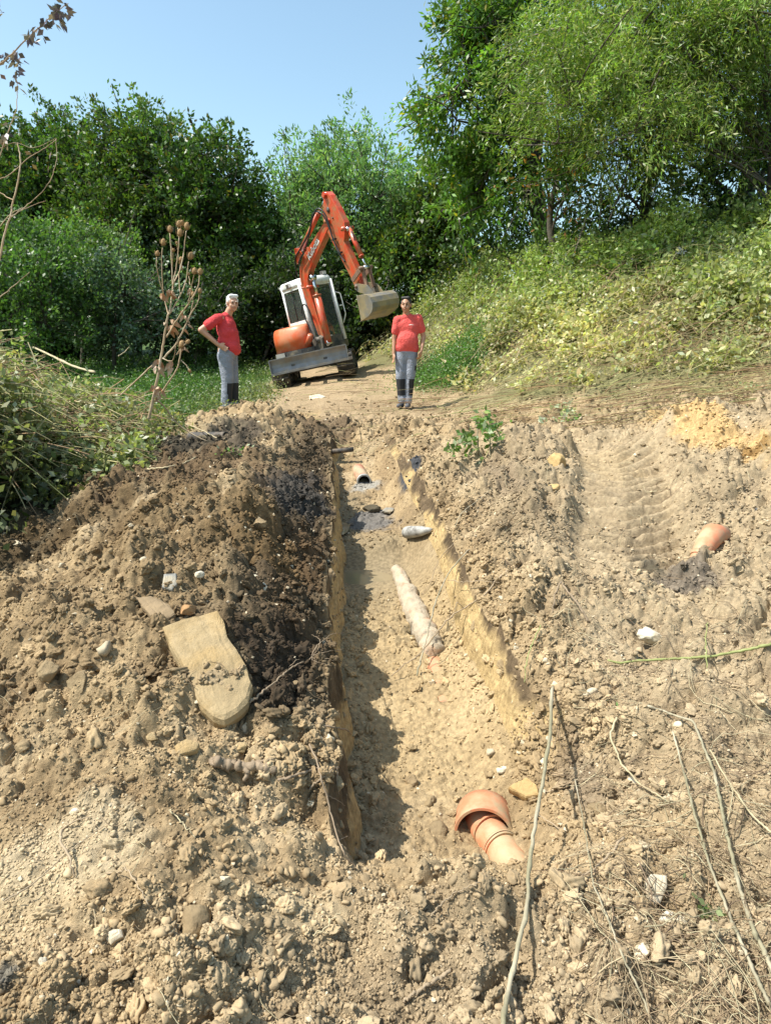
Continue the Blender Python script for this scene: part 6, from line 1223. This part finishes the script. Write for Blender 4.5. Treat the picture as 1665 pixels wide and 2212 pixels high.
def tuft(label, u, v, w_, h_, n_, col, ls, seed, name='weed', alt=None):
    p = hit(u, v); o = empty(name, p); tag(o, label, 'weed'); r2 = np.random.default_rng(seed); s_ = w_ / FOC * p.y; hh = h_ / FOC * p.y
    P = np.stack([r2.normal(0, s_ * .35, n_), r2.normal(0, s_ * .35, n_), np.abs(r2.normal(0, hh * .5, n_)) + .01], 1); leaf_mesh('foliage', P, r2.normal(0, .7, (n_, 3)) + np.array([0, 0, .5]), np.full(n_, ls), np.full(n_, ls * .6), leaf_cols(n_, col, r2, .35, alt or (.4, .45, .3), .15), M_LEAF, o, seed=seed)
    b = MB()
    for k in range(5): b.tube([(0, 0, -.02), (r2.normal(0, s_ * .2), r2.normal(0, s_ * .2), hh * .4), (r2.normal(0, s_ * .4), r2.normal(0, s_ * .4), hh * .8)], [.003, .002, .001], 4)
    b.build('stem', M_GST, o)
tuft('clump of pale silvery upturned leaves at the foot of the bank above the track print', 1212, 902, 45, 30, 46, (.50, .56, .42), .085, 81)
tuft('second patch of whitish leaves left of and below the silvery clump', 1188, 918, 34, 16, 26, (.48, .54, .40), .08, 82)
tuft('green tuft right of the silvery leaf clump', 1245, 915, 40, 14, 60, (.14, .24, .05), .05, 83)
tuft('small green sprig in the soil at the lower right', 1485, 1905, 30, 20, 26, (.14, .20, .08), .025, 84)
tuft('grey-green sprig near the lower right corner', 1530, 1985, 40, 30, 22, (.22, .27, .13), .028, 85)
tuft('small green sprig below the right clay wall', 1350, 1548, 34, 18, 26, (.11, .19, .05), .022, 86)
tuft('green weed in the middle of the left heap beside the old pipe', 500, 985, 60, 20, 40, (.10, .2, .04), .035, 87)
tuft('pale leaves at the right edge where the bank meets the bare soil', 1640, 850, 60, 18, 60, (.36, .42, .22), .06, 88)
# ---------------------------------------------------------------- house beyond the bank
M_WALL = mat('pale house wall', (.55, .52, .50), .9, var=.06, vs=2); M_ROOF = mat('weathered grey roof', (.30, .26, .24), .8, var=.2, vs=5)
hp = at(1500, 560, 30); hs = empty('house', (hp.x, 30, hp.z - 2.5)); tag(hs, 'pale gabled house half hidden behind the trees on the bank', 'house')
ap = at(1484, 462, 30) - hs.location; wl = 5.0; za = ap.z; ze = za - 1.9
b = MB(); b.prism([(ap.x - 2.2, -1), (ap.x + 2.2, -1), (ap.x + 2.2, ze + .1), (ap.x, za - .12), (ap.x - 2.2, ze + .1)], 0, 7); b.build('wall', M_WALL, hs)
for s_ in (-1, 1):
    b = MB(); b.prism([(ap.x, za), (ap.x + s_ * 2.6, ze - .25), (ap.x + s_ * 2.6, ze - .42), (ap.x, za - .18)], -.35, 7.3); b.build('roof', M_ROOF, hs)
